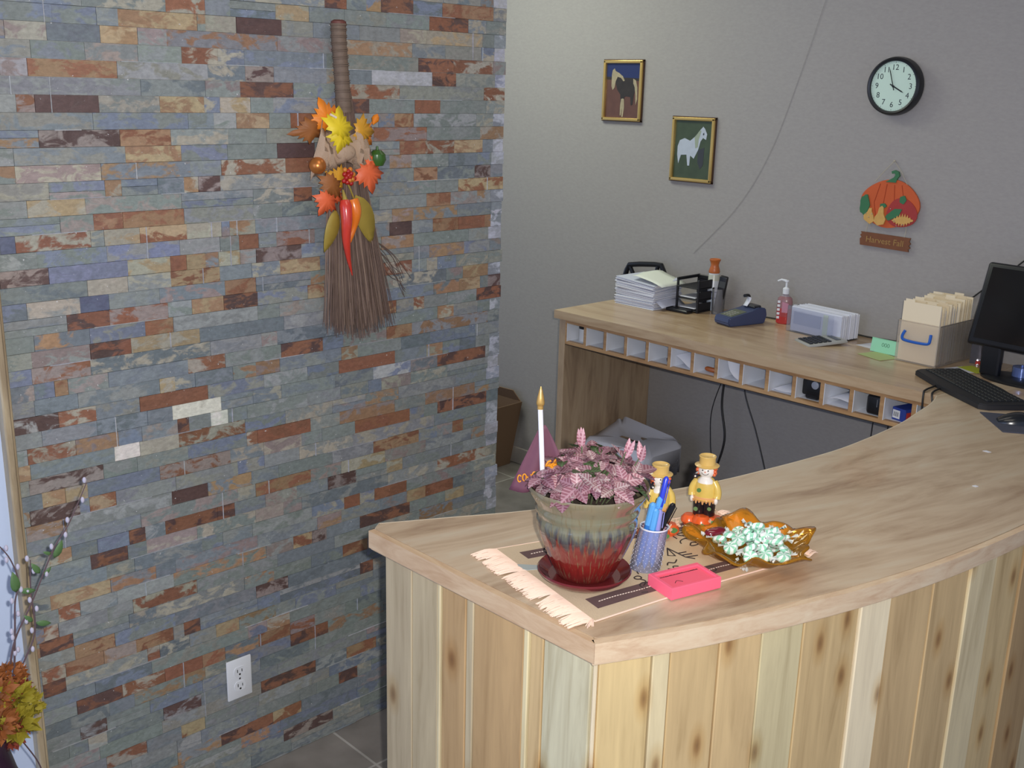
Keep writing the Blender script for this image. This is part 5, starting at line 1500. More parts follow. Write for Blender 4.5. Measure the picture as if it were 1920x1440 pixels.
tag(obj('paper_tag', (lambda b: (prism(b, [(-.03, -.008), (.0, -.014), (.03, -.004), (.028, .010), (-.02, .008)], 0, 0.0008), b)[1])(BM()), mk('tag_grey', S(176, 184, 180), 0.6), None, smooth=0, loc=(1.045, 1.275, MZ + 0.0004), rotz=R(40)), 'small pale grey scrap on the mat behind the flower pot', 'paper scrap')

# ------------------------------------------------------------------ flower pot
PX, PY = 1.140, 1.320
sa = thing('pot_saucer', 'glazed maroon saucer under the flower pot', 'saucer', (PX, PY, MZ))
M_mar = mk('glaze_maroon', S(104, 34, 36), 0.16, var=0.3, vscale=25, coat=0.6)
bm = BM(); lathe(bm, [(0.060, 0.0), (0.066, 0.002), (0.080, 0.013), (0.0835, 0.019), (0.0815, 0.0215), (0.0785, 0.018), (0.064, 0.0075), (0.0, 0.007)], 56, cap1=False)
obj('saucer_dish', bm, M_mar, sa)
def pot_mat():
    m, nt, b = new_mat('pot_glaze')
    tc = nt.nodes.new('ShaderNodeTexCoord'); sp = nt.nodes.new('ShaderNodeSeparateXYZ'); nt.links.new(tc.outputs['Object'], sp.inputs[0])
    at = nt.nodes.new('ShaderNodeMath'); at.operation = 'ARCTAN2'; nt.links.new(sp.outputs['Y'], at.inputs[0]); nt.links.new(sp.outputs['X'], at.inputs[1])
    cb = nt.nodes.new('ShaderNodeCombineXYZ')
    ms = nt.nodes.new('ShaderNodeMath'); ms.operation = 'MULTIPLY'; ms.inputs[1].default_value = 4.2; nt.links.new(at.outputs[0], ms.inputs[0])
    mz = nt.nodes.new('ShaderNodeMath'); mz.operation = 'MULTIPLY'; mz.inputs[1].default_value = 7.0; nt.links.new(sp.outputs['Z'], mz.inputs[0])
    nt.links.new(ms.outputs[0], cb.inputs[0]); nt.links.new(mz.outputs[0], cb.inputs[1])
    n = nt.nodes.new('ShaderNodeTexNoise'); n.inputs['Scale'].default_value = 1.6; n.inputs['Detail'].default_value = 4; n.inputs['Roughness'].default_value = .6
    nt.links.new(cb.outputs[0], n.inputs['Vector'])
    # run of the upper glaze over the lower one: height disturbed by streaks
    ad = nt.nodes.new('ShaderNodeMath'); ad.operation = 'MULTIPLY_ADD'; ad.inputs[1].default_value = 0.11; ad.inputs[2].default_value = -0.052
    nt.links.new(n.outputs['Fac'], ad.inputs[0])
    a2 = nt.nodes.new('ShaderNodeMath'); nt.links.new(sp.outputs['Z'], a2.inputs[0]); nt.links.new(ad.outputs[0], a2.inputs[1])
    mr = nt.nodes.new('ShaderNodeMapRange'); mr.inputs['From Min'].default_value = 0.0; mr.inputs['From Max'].default_value = 0.185
    nt.links.new(a2.outputs[0], mr.inputs['Value'])
    r = ramp(nt, [(0.0, S(92, 30, 26)), (0.22, S(124, 36, 32)), (0.42, S(122, 46, 40)), (0.47, S(70, 52, 56)), (0.54, S(84, 84, 82)), (0.62, S(122, 120, 98)), (1.0, S(132, 120, 94))])
    nt.links.new(mr.outputs[0], r.inputs[0])
    n2 = nt.nodes.new('ShaderNodeTexNoise'); n2.inputs['Scale'].default_value = 5.0; n2.inputs['Detail'].default_value = 3
    nt.links.new(cb.outputs[0], n2.inputs['Vector'])
    r2 = ramp(nt, [(0.56, (0, 0, 0, 1)), (0.66, (1, 1, 1, 1))]); nt.links.new(n2.outputs['Fac'], r2.inputs[0])
    mf = nt.nodes.new('ShaderNodeMath'); mf.operation = 'MULTIPLY'; mf.inputs[1].default_value = 0.6; nt.links.new(r2.outputs[0], mf.inputs[0])
    mx = nt.nodes.new('ShaderNodeMixRGB'); mx.inputs[2].default_value = S(120, 104, 74); nt.links.new(mf.outputs[0], mx.inputs[0]); nt.links.new(r.outputs[0], mx.inputs[1])
    nt.links.new(mx.outputs[0], b.inputs['Base Color'])
    b.inputs['Roughness'].default_value = 0.12; b.inputs['Coat Weight'].default_value = 0.7; b.inputs['Coat Roughness'].default_value = 0.04
    return m
fp = thing('flower_pot', 'glazed olive over red ceramic flower pot on the place mat', 'flower pot', (PX, PY, MZ + 0.0095))
bm = BM()
flute = lambda a, z: 1 + (0.013 * (abs(math.cos(11 * a)) - 0.5) if 0.012 < z < 0.105 else 0)
pr = [(0.046, 0), (0.050, 0.002), (0.054, 0.010), (0.060, 0.022), (0.067, 0.038), (0.0745, 0.056), (0.081, 0.072), (0.0865, 0.088), (0.0885, 0.100), (0.0885, 0.108), (0.0865, 0.114), (0.0875, 0.118), (0.091, 0.123), (0.0925, 0.130), (0.0905, 0.136), (0.0925, 0.140), (0.0975, 0.148), (0.1035, 0.158), (0.1065, 0.166), (0.1055, 0.171), (0.101, 0.170), (0.096, 0.160), (0.090, 0.140)]
lathe(bm, pr, 88, mod=flute, cap1=False)
po = obj('pot_body', bm, pot_mat(), fp, smooth=60)
bm = BM(); lathe(bm, [(0.089, 0.143), (0.05, 0.150), (0.001, 0.152)], 32, cap0=False, cap1=False); obj('soil', bm, mk('soil', S(58, 44, 38), 0.95, bump=1.0, bscale=150), fp)
# fittonia foliage
fi = thing('fittonia_plant', 'bushy pink veined leafy plant growing in the glazed pot', 'plant', (PX, PY, MZ + 0.160))
def fit_mat():
    m, nt, b = new_mat('fittonia_leaf')
    a = nt.nodes.new('ShaderNodeAttribute'); a.attribute_name = 'Col'
    u = nt.nodes.new('ShaderNodeUVMap'); u.uv_map = 'veins'
    sp = nt.nodes.new('ShaderNodeSeparateXYZ'); nt.links.new(u.outputs[0], sp.inputs[0])
    # side veins: slanting stripes out of the midrib
    ab = nt.nodes.new('ShaderNodeMath'); ab.operation = 'ABSOLUTE'; nt.links.new(sp.outputs['Y'], ab.inputs[0])
    s1 = nt.nodes.new('ShaderNodeMath'); s1.operation = 'MULTIPLY_ADD'; s1.inputs[1].default_value = -0.55; nt.links.new(ab.outputs[0], s1.inputs[0]); nt.links.new(sp.outputs['X'], s1.inputs[2])
    s2 = nt.nodes.new('ShaderNodeMath'); s2.operation = 'MULTIPLY'; s2.inputs[1].default_value = 36; nt.links.new(s1.outputs[0], s2.inputs[0])
    s3 = nt.nodes.new('ShaderNodeMath'); s3.operation = 'SINE'; nt.links.new(s2.outputs[0], s3.inputs[0])
    r = ramp(nt, [(0.25, (0, 0, 0, 1)), (0.85, (1, 1, 1, 1))]); nt.links.new(s3.outputs[0], r.inputs[0])
    rb = ramp(nt, [(0.02, (1, 1, 1, 1)), (0.07, (0, 0, 0, 1))]); nt.links.new(ab.outputs[0], rb.inputs[0])
    mxm = nt.nodes.new('ShaderNodeMath'); mxm.operation = 'MAXIMUM'; nt.links.new(r.outputs[0], mxm.inputs[0]); nt.links.new(rb.outputs[0], mxm.inputs[1])
    mx = nt.nodes.new('ShaderNodeMixRGB'); nt.links.new(mxm.outputs[0], mx.inputs[0])
    dk = nt.nodes.new('ShaderNodeMixRGB'); dk.blend_type = 'MULTIPLY'; dk.inputs[0].default_value = 1; dk.inputs[2].default_value = S(198, 162, 172)
    nt.links.new(a.outputs['Color'], dk.inputs[1]); nt.links.new(dk.outputs[0], mx.inputs[1]); nt.links.new(a.outputs['Color'], mx.inputs[2])
    nt.links.new(mx.outputs[0], b.inputs['Base Color'])
    b.inputs['Roughness'].default_value = 0.5
    return m
bm = BM(); cl = colour_attr(bm, 'Col'); uvl = bm.loops.layers.uv.new('veins')
lr = random.Random(5)
def fleaf(M, L, W_, col):
    n = 5; nb = len(bm.faces)
    up = leafpts(n, L, W_)
    rib = []; A = []; B = []
    cu = lr.uniform(0.05, 0.35)
    for (x_, h) in up:
        zc = -cu * (x_ / L) ** 2 * L
        rib.append((bm.verts.new(M @ Vector((x_, 0, zc))), x_, 0)); A.append((bm.verts.new(M @ Vector((x_, h, zc + 0.22 * h))), x_, h)); B.append((bm.verts.new(M @ Vector((x_, -h, zc + 0.22 * h))), x_, -h))
    for i in range(n):
        for s_, sg in ((A, 1), (B, -1)):
            if i == 0: q_ = [rib[0], rib[1], s_[1]]
            elif i == n - 1: q_ = [rib[i], rib[i + 1], s_[i]]
            else: q_ = [rib[i], rib[i + 1], s_[i + 1], s_[i]]
            if sg < 0: q_ = q_[::-1]
            f = bm.faces.new([v[0] for v in q_])
            for l, v in zip(f.loops, q_):
                l[cl] = col; l[uvl].uv = (v[1] / L, v[2] / L)
cols_f = [S(186, 152, 160), S(170, 138, 146), S(204, 174, 178), S(158, 124, 132), S(184, 164, 164), S(146, 112, 124)]
stems = []
heads = []
for k in range(86):
    a = k * 2.399963; rr = 0.093 * math.sqrt((k + .5) / 86)
    hz = 0.012 + 0.046 * (1 - (rr / 0.101) ** 2) ** .6 + lr.uniform(-.012, .014)
    heads.append((rr * math.cos(a), rr * math.sin(a), hz))
for (hx, hy, hz) in heads:
    o0 = Vector((hx, hy, hz)); outw = Vector((hx, hy, 0)) / 0.1
    up_ = (Vector((0, 0, 1)) + outw * 0.75 + Vector((lr.uniform(-.3, .3), lr.uniform(-.3, .3), 0))).normalized()
    stems.append((Vector((hx * .55, hy * .55, -0.006)), o0))
    ph = lr.uniform(0, 6.28); n_l = lr.choice([4, 4, 5, 6])
    for j in range(n_l):
        u_ = up_.orthogonal().normalized(); v_ = up_.cross(u_)
        aa = ph + j * 2 * PI / n_l + lr.uniform(-.3, .3)
        d = (u_ * math.cos(aa) + v_ * math.sin(aa))
        el = lr.uniform(0.0, 0.6) if j % 2 else lr.uniform(-0.1, 0.35)
        d = (d * math.cos(el) + up_ * math.sin(el)).normalized()
        nrm = (up_ - d * up_.dot(d)).normalized(); sd = nrm.cross(d)
        L = lr.uniform(0.026, 0.038)
        c = jit(lr.choice(cols_f), 0.1, lr) if lr.random() > 0.09 else jit(S(84, 110, 70), 0.15, lr)
        fleaf(basis(o0 + d * 0.002, d, sd, nrm), L, L * lr.uniform(0.62, 0.82), c)
for (hx, hy, hz) in ((-0.02, -0.0, 0.09), (0.055, 0.03, 0.084), (0.072, 0.05, 0.078)):
    o0 = Vector((hx, hy, hz)); stems.append((Vector((hx * .6, hy * .6, 0)), o0))
    for j in range(3):
        d = Vector((lr.uniform(-.4, .4), lr.uniform(-.4, .4), 1)).normalized(); sd = d.orthogonal().normalized()
        fleaf(basis(o0 - Vector((0, 0, 0.012)), d, sd, d.cross(sd) * -1), 0.036, 0.012, jit(S(196, 150, 160), .1, lr))
lo_ = obj('foliage', bm, fit_mat(), fi, smooth=60); lo_['kind'] = 'stuff'
bm = BM()
for a, b2 in stems: tube(bm, [a, a.lerp(b2, .5) + Vector((0, 0, .004)), b2], 0.0013, 5)
so_ = obj('stems', bm, mk('fittonia_stem', S(96, 104, 76), 0.6), fi); so_['kind'] = 'stuff'

# ------------------------------------------------------------------ flag in the pot
fg = thing('stick_flag', 'small maroon flag on a white stick with gold tip stuck in the flower pot', 'flag', (1.079, 1.257, MZ + 0.168))
bm = BM(); tube(bm, [(0.008, 0.008, -0.035), (0.0, 0.0, 0.145)], 0.0045, 12); obj('stick', bm, mk('stick_white', S(240, 240, 244), 0.4), fg)
bm = BM(); lathe(bm, [(0.0052, 0.143), (0.0052, 0.149), (0.0068, 0.151), (0.0072, 0.155), (0.0058, 0.164), (0.003, 0.176), (0.0008, 0.183)], 14); obj('finial', bm, mk('finial_gold', S(206, 164, 92), 0.3, metal=0.5), fg)
rv, dv_ = Vector((0.6909, 0.7225, 0)), Vector((-0.7225, 0.6909, 0))
bm = BM(); cl = colour_attr(bm, 'Col')
TL, TR = (0.004, 0.108), (0.012, 0.112)      # (sideways, height) of the gathered top
nU, nV = 12, 12
grid = []
for i in range(nU + 1):
    u = i / nU; rw = []
    for j in range(nV + 1):
        v = j / nV
        # left edge sweeps down-left, right edge sweeps down-right
        xl, zl = 0.0 - 0.050 * v, 0.108 - 0.118 * v
        xr, zr = 0.010 + 0.036 * v ** .9, 0.112 - 0.072 * v
        x_ = xl * (1 - u) + xr * u; z_ = zl * (1 - u) + zr * u - 0.02 * v * math.sin(PI * u) 
        dep = 0.010 + 0.006 * math.sin(u * 9 + v * 2) * v
        rw.append(bm.verts.new(rv * x_ + dv_ * dep + Vector((0, 0, z_))))
    grid.append(rw)
for i in range(nU):
    for j in range(nV): bm.faces.new((grid[i][j], grid[i][j + 1], grid[i + 1][j + 1], grid[i + 1][j]))
cf = obj('flag_cloth', bm, mk('flag_maroon', S(104, 62, 78), 0.7, var=0.12, vscale=60), fg, smooth=60); solidify(cf, 0.0006)
def fpt(x_, z_, dep): return rv * x_ + dv_ * dep + Vector((0, 0, z_))
bm = BM()
def gold(cx, cz, segs, dep=0.002, r=0.0016):
    for s_ in segs: tube(bm, [fpt(cx + a, cz + b2, dep) for a, b2 in s_], r, 5)
for k in range(4):
    cx_, cz_ = -0.032 + k * 0.0085, 0.015 + k * 0.0022
    a0_, a1_ = ((40, 330), (0, 360), (180, 400), (-60, 200))[k]
    gold(cx_, cz_, [[(0.0032 * math.cos(R(a)), 0.0062 * math.sin(R(a))) for a in range(a0_, a1_ + 1, 20)]], 0.004, 0.0012)
gold(0.013, 0.040, [[(0, 0), (.004, .008), (.009, .010)], [(.004, 0), (.008, .006)], [(.010, .002), (.017, .012), (.018, .004), (.012, .001)], [(.003, .004), (.012, -.003)]], 0.001, 0.0024)
obj('flag_lettering', bm, mk('flag_gold', S(228, 150, 30), 0.6), cf)

# ------------------------------------------------------------------ scarecrow figurines
def scarecrow(x, y, rz, label, first=True):
    t = thing('scarecrow_figurine', label, 'figurine', (x, y, MZ), rz, 'ceramic scarecrow pair')
    # base of pumpkins
    bm = BM()
    for (cx, cy, r_, sc) in ((-0.026, -0.008, 0.017, .8), (0.0, -0.014, 0.020, .75), (0.026, -0.004, 0.018, .8), (0.0, 0.012, 0.022, .7)):
        n0 = len(bm.verts)
        lathe(bm, [(0.002, 0), (r_ * .7, 0.0), (r_, r_ * .45), (r_ * .95, r_ * .85), (r_ * .6, r_ * 1.25), (0.001, r_ * 1.3)], 24, M=Matrix.Translation((cx, cy, 0)), mod=lambda a, z: 1 + 0.05 * abs(math.cos(4 * a)))
    obj('pumpkin_base', bm, M_sc['pum'], t)
    bm = BM()
    for (cx, cy, cz) in ((0.004, -0.034, 0.010), (0.026, -0.022, 0.015)):
        prism(bm, [(0.007 * math.cos(a) * (1 + .2 * math.cos(3 * a)), 0.0055 * math.sin(a)) for a in [k * PI / 6 for k in range(12)]], -0.001, 0.001, M=Matrix.Translation((cx, cy, cz)) @ Matrix.Rotation(R(70), 4, 'X'))
    obj('base_leaves', bm, M_sc['grn'], t)
    # trousers
    bm = BM()
    for s_ in (-1, 1):
        lathe(bm, [(0.0105, 0.018), (0.0125, 0.024), (0.0130, 0.045), (0.012, 0.058), (0.009, 0.062)], 16, M=Matrix.Translation((s_ * 0.0095, 0, 0)))
    obj('trousers', bm, M_sc['blk'], t)
    bm = BM()
    for (cx, cz, rr_) in ((-0.014, 0.036, 0.0045), (0.013, 0.040, 0.004)):
        lathe(bm, [(rr_, 0), (rr_, 0.0012)], 12, M=Matrix.Translation((cx, -0.0125, cz)) @ Matrix.Rotation(R(90), 4, 'X'))
    obj('patches', bm, M_sc['patch'], t)
    # coat, arms
    bm = BM()
    E = Matrix.Diagonal((1.15, 0.82, 1, 1))
    lathe(bm, [(0.016, 0.052), (0.021, 0.056), (0.0205, 0.066), (0.0195, 0.078), (0.0185, 0.090), (0.014, 0.099), (0.008, 0.103)], 24, M=E)
    for s_ in (-1, 1):
        tube(bm, cat([(s_ * 0.016, 0, 0.094), (s_ * 0.0235, -0.003, 0.082), (s_ * 0.0255, -0.004, 0.070), (s_ * 0.0245, -0.006, 0.062)], 4), [0.0075] * 6 + [0.0080] * 5 + [0.0085] * 2, 12)
    obj('coat', bm, M_sc['coat'], t)
    bm = BM(); lathe(bm, [(0.0215, 0.058), (0.0222, 0.0605), (0.0215, 0.063)], 24, M=E)
    for a in range(-4, 5):
        ang = R(-90 + a * 16)
        tube(bm, [(0.0225 * 1.15 * math.cos(ang), 0.0225 * .82 * math.sin(ang), 0.057), (0.0225 * 1.15 * math.cos(ang) * 1.02, 0.0225 * .82 * math.sin(ang) * 1.02, 0.049 + 0.003 * (a % 2))], [0.0032, 0.0012], 6)
    obj('belt', bm, M_sc['belt'], t)
    bm = BM()
    for s_ in (-1, 1):
        sphere(bm, (s_ * 0.0240, -0.008, 0.056), 0.0048, (0.9, 0.9, 1.5), 12, 8)
    lathe(bm, [(0.0165, 0.092), (0.015, 0.098), (0.008, 0.104)], 20, M=Matrix.Translation((0, -0.004, 0)) @ Matrix.Diagonal((1.0, 0.82, 1, 1)))
    obj('hands_and_bib', bm, M_sc['wht'], t)
    bm = BM(); lathe(bm, [(0.0045, 0), (0.0045, 0.0015)], 10, M=Matrix.Translation((-0.009, -0.0172, 0.078)) @ Matrix.Rotation(R(90), 4, 'X')); obj('coat_patch', bm, M_sc['grn'], t)
    # head
    bm = BM(); sphere(bm, (0, 0, 0.116), 0.0165, (1.05, 0.95, 0.98), 24, 16); obj('head', bm, M_sc['wht'], t)
    bm = BM()
    for s_ in (-1, 1): sphere(bm, (s_ * 0.0055, -0.0148, 0.1195), 0.0016, u=8, v=6)
    tube(bm, [(0.0075 * math.sin(R(a)), -0.0163 + 0.0022 * (1 - math.cos(R(a))), 0.1165 - 0.0058 * math.cos(R(a))) for a in range(-70, 71, 14)], 0.0005, 5)
    obj('eyes_and_smile', bm, M_sc['blk'], t)
    bm = BM(); sphere(bm, (0, -0.0162, 0.1165), 0.0014, u=8, v=6)
    for s_ in (-1, 1):
        for k in range(7):
            sphere(bm, (s_ * (0.0165 + 0.001 * (k % 2)), -0.002 + 0.003 * (k % 3 - 1), 0.110 + k * 0.0022), 0.0038, u=8, v=6)
    obj('hair', bm, M_sc['hair'], t)
    bm = BM(); sphere(bm, (-0.0195, -0.008, 0.104), 0.0055, u=12, v=8); tube(bm, [(-0.0195, -0.008, 0.108), (-0.016, -0.006, 0.112)], 0.0025, 6)
    cr = obj('crow', bm, M_sc['blk'], t)
    bm = BM(); sphere(bm, (-0.0195, -0.0132, 0.1045), 0.002, u=8, v=6); obj('crow_face', bm, M_sc['wht'], cr)
    # hat
    bm = BM(); lathe(bm, [(0.0235, 0.1255), (0.0245, 0.127), (0.0195, 0.1290), (0.0165, 0.1300), (0.0160, 0.140), (0.0172, 0.1455), (0.0160, 0.1465), (0.012, 0.1435), (0.001, 0.143)], 28, cap1=False)
    obj('hat', bm, M_sc['hat'], t)
    # straw heap at the side of the base
    bm = BM()
    for k in range(70):
        a = lr.uniform(-1.2, 1.3); r1_ = lr.uniform(0.030, 0.046)
        p = Vector((r1_ * math.cos(a) * .95, 0.006 + r1_ * math.sin(a) * .6, lr.uniform(0.003, 0.020)))
        d = Vector((lr.uniform(-1, 1), lr.uniform(-1, 1), lr.uniform(-.2, .6))).normalized() * 0.008
        tube(bm, [p - d, p + d], [0.0030, 0.0015], 5)
    so = obj('straw', bm, M_sc['straw'], t); so['kind'] = 'stuff'
M_sc = dict(pum=mk('sc_orange', S(228, 96, 40), 0.25, coat=0.4, var=0.15, vscale=60), grn=mk('sc_green', S(84, 128, 74), 0.3), blk=mk('sc_black', S(30, 24, 30), 0.25, coat=0.3),
            patch=mk('sc_patch', S(110, 140, 90), 0.3), coat=mk('sc_coat', S(222, 190, 96), 0.28, coat=0.3, var=0.1, vscale=70), belt=mk('sc_belt', S(226, 170, 112), 0.3),
            wht=mk('sc_white', S(240, 234, 226), 0.25, coat=0.3), hair=mk('sc_hair', S(220, 104, 60), 0.35), hat=mk('sc_hat', S(216, 180, 104), 0.3, coat=0.3), straw=mk('sc_straw', S(224, 188, 160), 0.6))
scarecrow(1.131, 1.682, R(24), 'ceramic scarecrow figurine standing alone behind the glass candy dish')
scarecrow(1.102, 1.571, R(62), 'ceramic scarecrow figurine partly hidden behind the pen cup')

# ------------------------------------------------------------------ pen cup and pens
CX, CY = 1.183, 1.437
cu_ = thing('mesh_pen_cup', 'translucent lavender pen cup with clear blue pens on the mat', 'pen cup', (CX, CY, MZ))
SH = Matrix(((1, 0, 0.11, 0), (0, 1, 0.115, 0), (0, 0, 1, 0), (0, 0, 0, 1)))   # the cup leans
bm = BM(); lathe(bm, [(0.0275, 0.0), (0.0285, 0.002), (0.0255, 0.080)], 36, M=SH, cap1=False)
obj('cup_wall', bm, glassy('cup_lavender', (0.84, 0.86, 0.96, 1), 0.2, diffuse=0.3, dcol=S(206, 208, 238)), cu_)
bm = BM(); lathe(bm, [(0.0250, 0.079), (0.0266, 0.079), (0.0268, 0.0815), (0.0252, 0.0815), (0.0250, 0.079)], 36, M=SH, cap0=False, cap1=False); obj('rim', bm, mk('rim_white', S(236, 236, 246), 0.3), cu_)
bm = BM()
for k in range(16):
    a = 2 * PI * k / 16
    for z_ in range(4, 78, 5):
        r_ = (0.0290 - 0.00003 * z_ - 0.0000004 * z_ * z_) ; c_ = SH @ Vector((r_ * math.cos(a + .2 * (z_ % 2)), r_ * math.sin(a + .2 * (z_ % 2)), z_ / 1000))
        sphere(bm, c_, 0.0008, u=6, v=4)
mo_ = obj('embossed_dots', bm, mk('dot_pale', S(214, 216, 236), 0.3), cu_, smooth=0); mo_['kind'] = 'stuff'
M_pb = glassy('pen_blue_clear', (0.16, 0.46, 0.92, 1), 0.3, diffuse=0.55, dcol=S(70, 150, 235))
def pen(dx, dy, lean, L, r_, mats, label, nm='pen', cap=None):
    d = Vector((lean[0] + 0.08, lean[1] + 0.08, 1)).normalized()
    o = thing(nm, label, 'pen', (CX + dx, CY + dy, MZ + 0.002), 0, 'pens in the lavender cup')
    bm = BM(); tube(bm, [Vector((0, 0, 0)), d * 0.012, d * L * .97, d * L], [0.001, r_, r_, r_ * .7], 10); obj('barrel', bm, mats[0], o)
    bm = BM(); tube(bm, [d * (L * .68), d * (L * 1.0), d * (L + .004)], [r_ * 1.12, r_ * 1.12, r_ * .5], 10); c = obj('cap', bm, mats[1], o)
    n = d.orthogonal().normalized()
    bm = BM(); tube(bm, [d * (L * .72) + n * r_ * 1.6, d * (L * .99) + n * r_ * 1.6, d * (L * .99) + n * r_], 0.0009, 5); obj('clip', bm, mats[1], c)
M_db = mk('cap_royal', S(52, 70, 214), 0.25, coat=0.3); M_lb = mk('barrel_sky', S(96, 170, 238), 0.2, coat=0.4)
pen(-0.004, 0.010, (0.02, 0.04), 0.168, 0.0046, (M_lb, M_db), 'tallest blue pen with royal blue cap in the lavender cup')
pen(-0.014, 0.000, (0.09, 0.10), 0.132, 0.0052, (M_lb, M_lb), 'sky blue pen beside the tallest pen in the cup')
pen(-0.008, -0.012, (0.03, 0.07), 0.122, 0.0060, (M_pb, M_lb), 'clear blue pen at the pot side of the cup')
pen(0.006, -0.010, (-0.03, 0.08), 0.112, 0.0060, (M_pb, M_lb), 'shorter clear blue pen in the middle of the cup')
pen(0.012, 0.004, (-0.06, 0.02), 0.108, 0.0055, (M_pb, mk('cap_lilac', S(150, 150, 214), 0.3)), 'clear blue pen with lilac cap in the cup')
pen(-0.004, -0.006, (0.17, 0.30), 0.128, 0.0052, (mk('marker_black', S(26, 26, 32), 0.35), mk('marker_cap', S(20, 20, 24), 0.3)), 'black marker leaning out to the right of the cup', 'marker_pen')
pen(-0.012, -0.016, (0.24, 0.26), 0.092, 0.0030, (mk('straw_white', S(228, 232, 244), 0.3), mk('straw_white2', S(228, 232, 244), 0.3)), 'slim silvery white pen lying diagonally inside the cup')

# ------------------------------------------------------------------ pink card tray
ct = thing('card_tray', 'bright pink plastic card tray on the place mat', 'card tray', (1.280, 1.427, MZ), R(75.5))
M_pink = mk('plastic_pink', S(252, 104, 132), 0.5); 
hx, hy, hz_ = 0.054, 0.0335, 0.022
bm = BM()
def rc(x0, y0, x1, y1, z): return [Vector((x0, y0, z)), Vector((x1, y0, z)), Vector((x1, y1, z)), Vector((x0, y1, z))]
loft(bm, [rc(-hx + .001, -hy + .001, hx - .001, hy - .001, 0), rc(-hx, -hy, hx, hy, 0.001), rc(-hx, -hy, hx, hy, hz_ - .001), rc(-hx + .001, -hy + .001, hx - .001, hy - .001, hz_),
          rc(-hx + .0065, -hy + .005, hx - .0065, hy - .0085, hz_), rc(-hx + .0075, -hy + .006, hx - .0075, hy - .0095, hz_ - .001), rc(-hx + .0075, -hy + .006, hx - .0075, hy - .0095, 0.004)], cap1=True)
obj('tray_body', bm, M_pink, ct)
bm = BM(); box(bm, (-hx + .0082, -hy + .0067, 0.0045), (hx - .0082, hy - .0102, 0.0185)); 
cs_ = tag(obj('card_stack', bm, mk('card_pink', S(248, 98, 122), 0.7), None, smooth=0, loc=(1.280, 1.427, MZ), rotz=R(75.5)), 'stack of deep pink cards lying inside the pink tray', 'cards', kind='stuff')
bm = BM()
rt = random.Random(3); xx = -0.042
while xx < 0.040:
    wd_ = rt.uniform(0.0012, 0.003)
    box(bm, (xx, 0.0145, 0.0186), (xx + wd_, 0.0145 + rt.uniform(0.0018, 0.003), 0.0188)); xx += wd_ + 0.0006
tube(bm, cat([(-0.030, -0.012, 0.0187), (-0.022, -0.006, 0.0187), (-0.014, -0.013, 0.0187)], 5), 0.0006, 4)
obj('print', bm, mk('print_black', S(70, 24, 34), 0.7), cs_, smooth=0)

# ------------------------------------------------------------------ amber glass dish with mints
BX, BY = 1.283, 1.622
dish = thing('candy_dish', 'amber glass leaf shaped candy dish at the right end of the mat', 'dish', (BX, BY, MZ))
bm = BM()
def rim(a): return 1 + 0.13 * math.cos(5 * a + 0.7) + 0.05 * math.cos(11 * a + 1.3) + 0.03 * math.cos(17 * a)
NS = 120
prof = [(0.0, 0.0035), (0.045, 0.003), (0.062, 0.006), (0.078, 0.014), (0.092, 0.025), (0.104, 0.034), (0.113, 0.037)]
rings = []
for k, (r_, z_) in enumerate(prof):
    if r_ == 0: continue
    w_ = max(0, (r_ - 0.045) / 0.068)
    rg = []
    for i in range(NS):
        a = 2 * PI * i / NS
        m_ = 1 + (rim(a) - 1) * w_
        rg.append(bm.verts.new((r_ * m_ * math.cos(a), r_ * m_ * math.sin(a), z_ + 0.006 * w_ * math.cos(10 * a + 2) + 0.003 * w_ * math.cos(5 * a + .7))))
    rings.append(rg)
for a, b2 in zip(rings, rings[1:]):
    for i in range(NS): bm.faces.new((a[i], a[(i + 1) % NS], b2[(i + 1) % NS], b2[i]))
bm.faces.new(rings[0][::-1])
do = obj('glass_bowl', bm, glassy('amber_glass', (1.0, 0.72, 0.28, 1), 0.24, rough=0.03, diffuse=0.26, dcol=S(250, 172, 52)), dish, smooth=80)
sm = do.modifiers.new('thickness', 'SOLIDIFY'); sm.thickness = 0.0028; sm.offset = -1
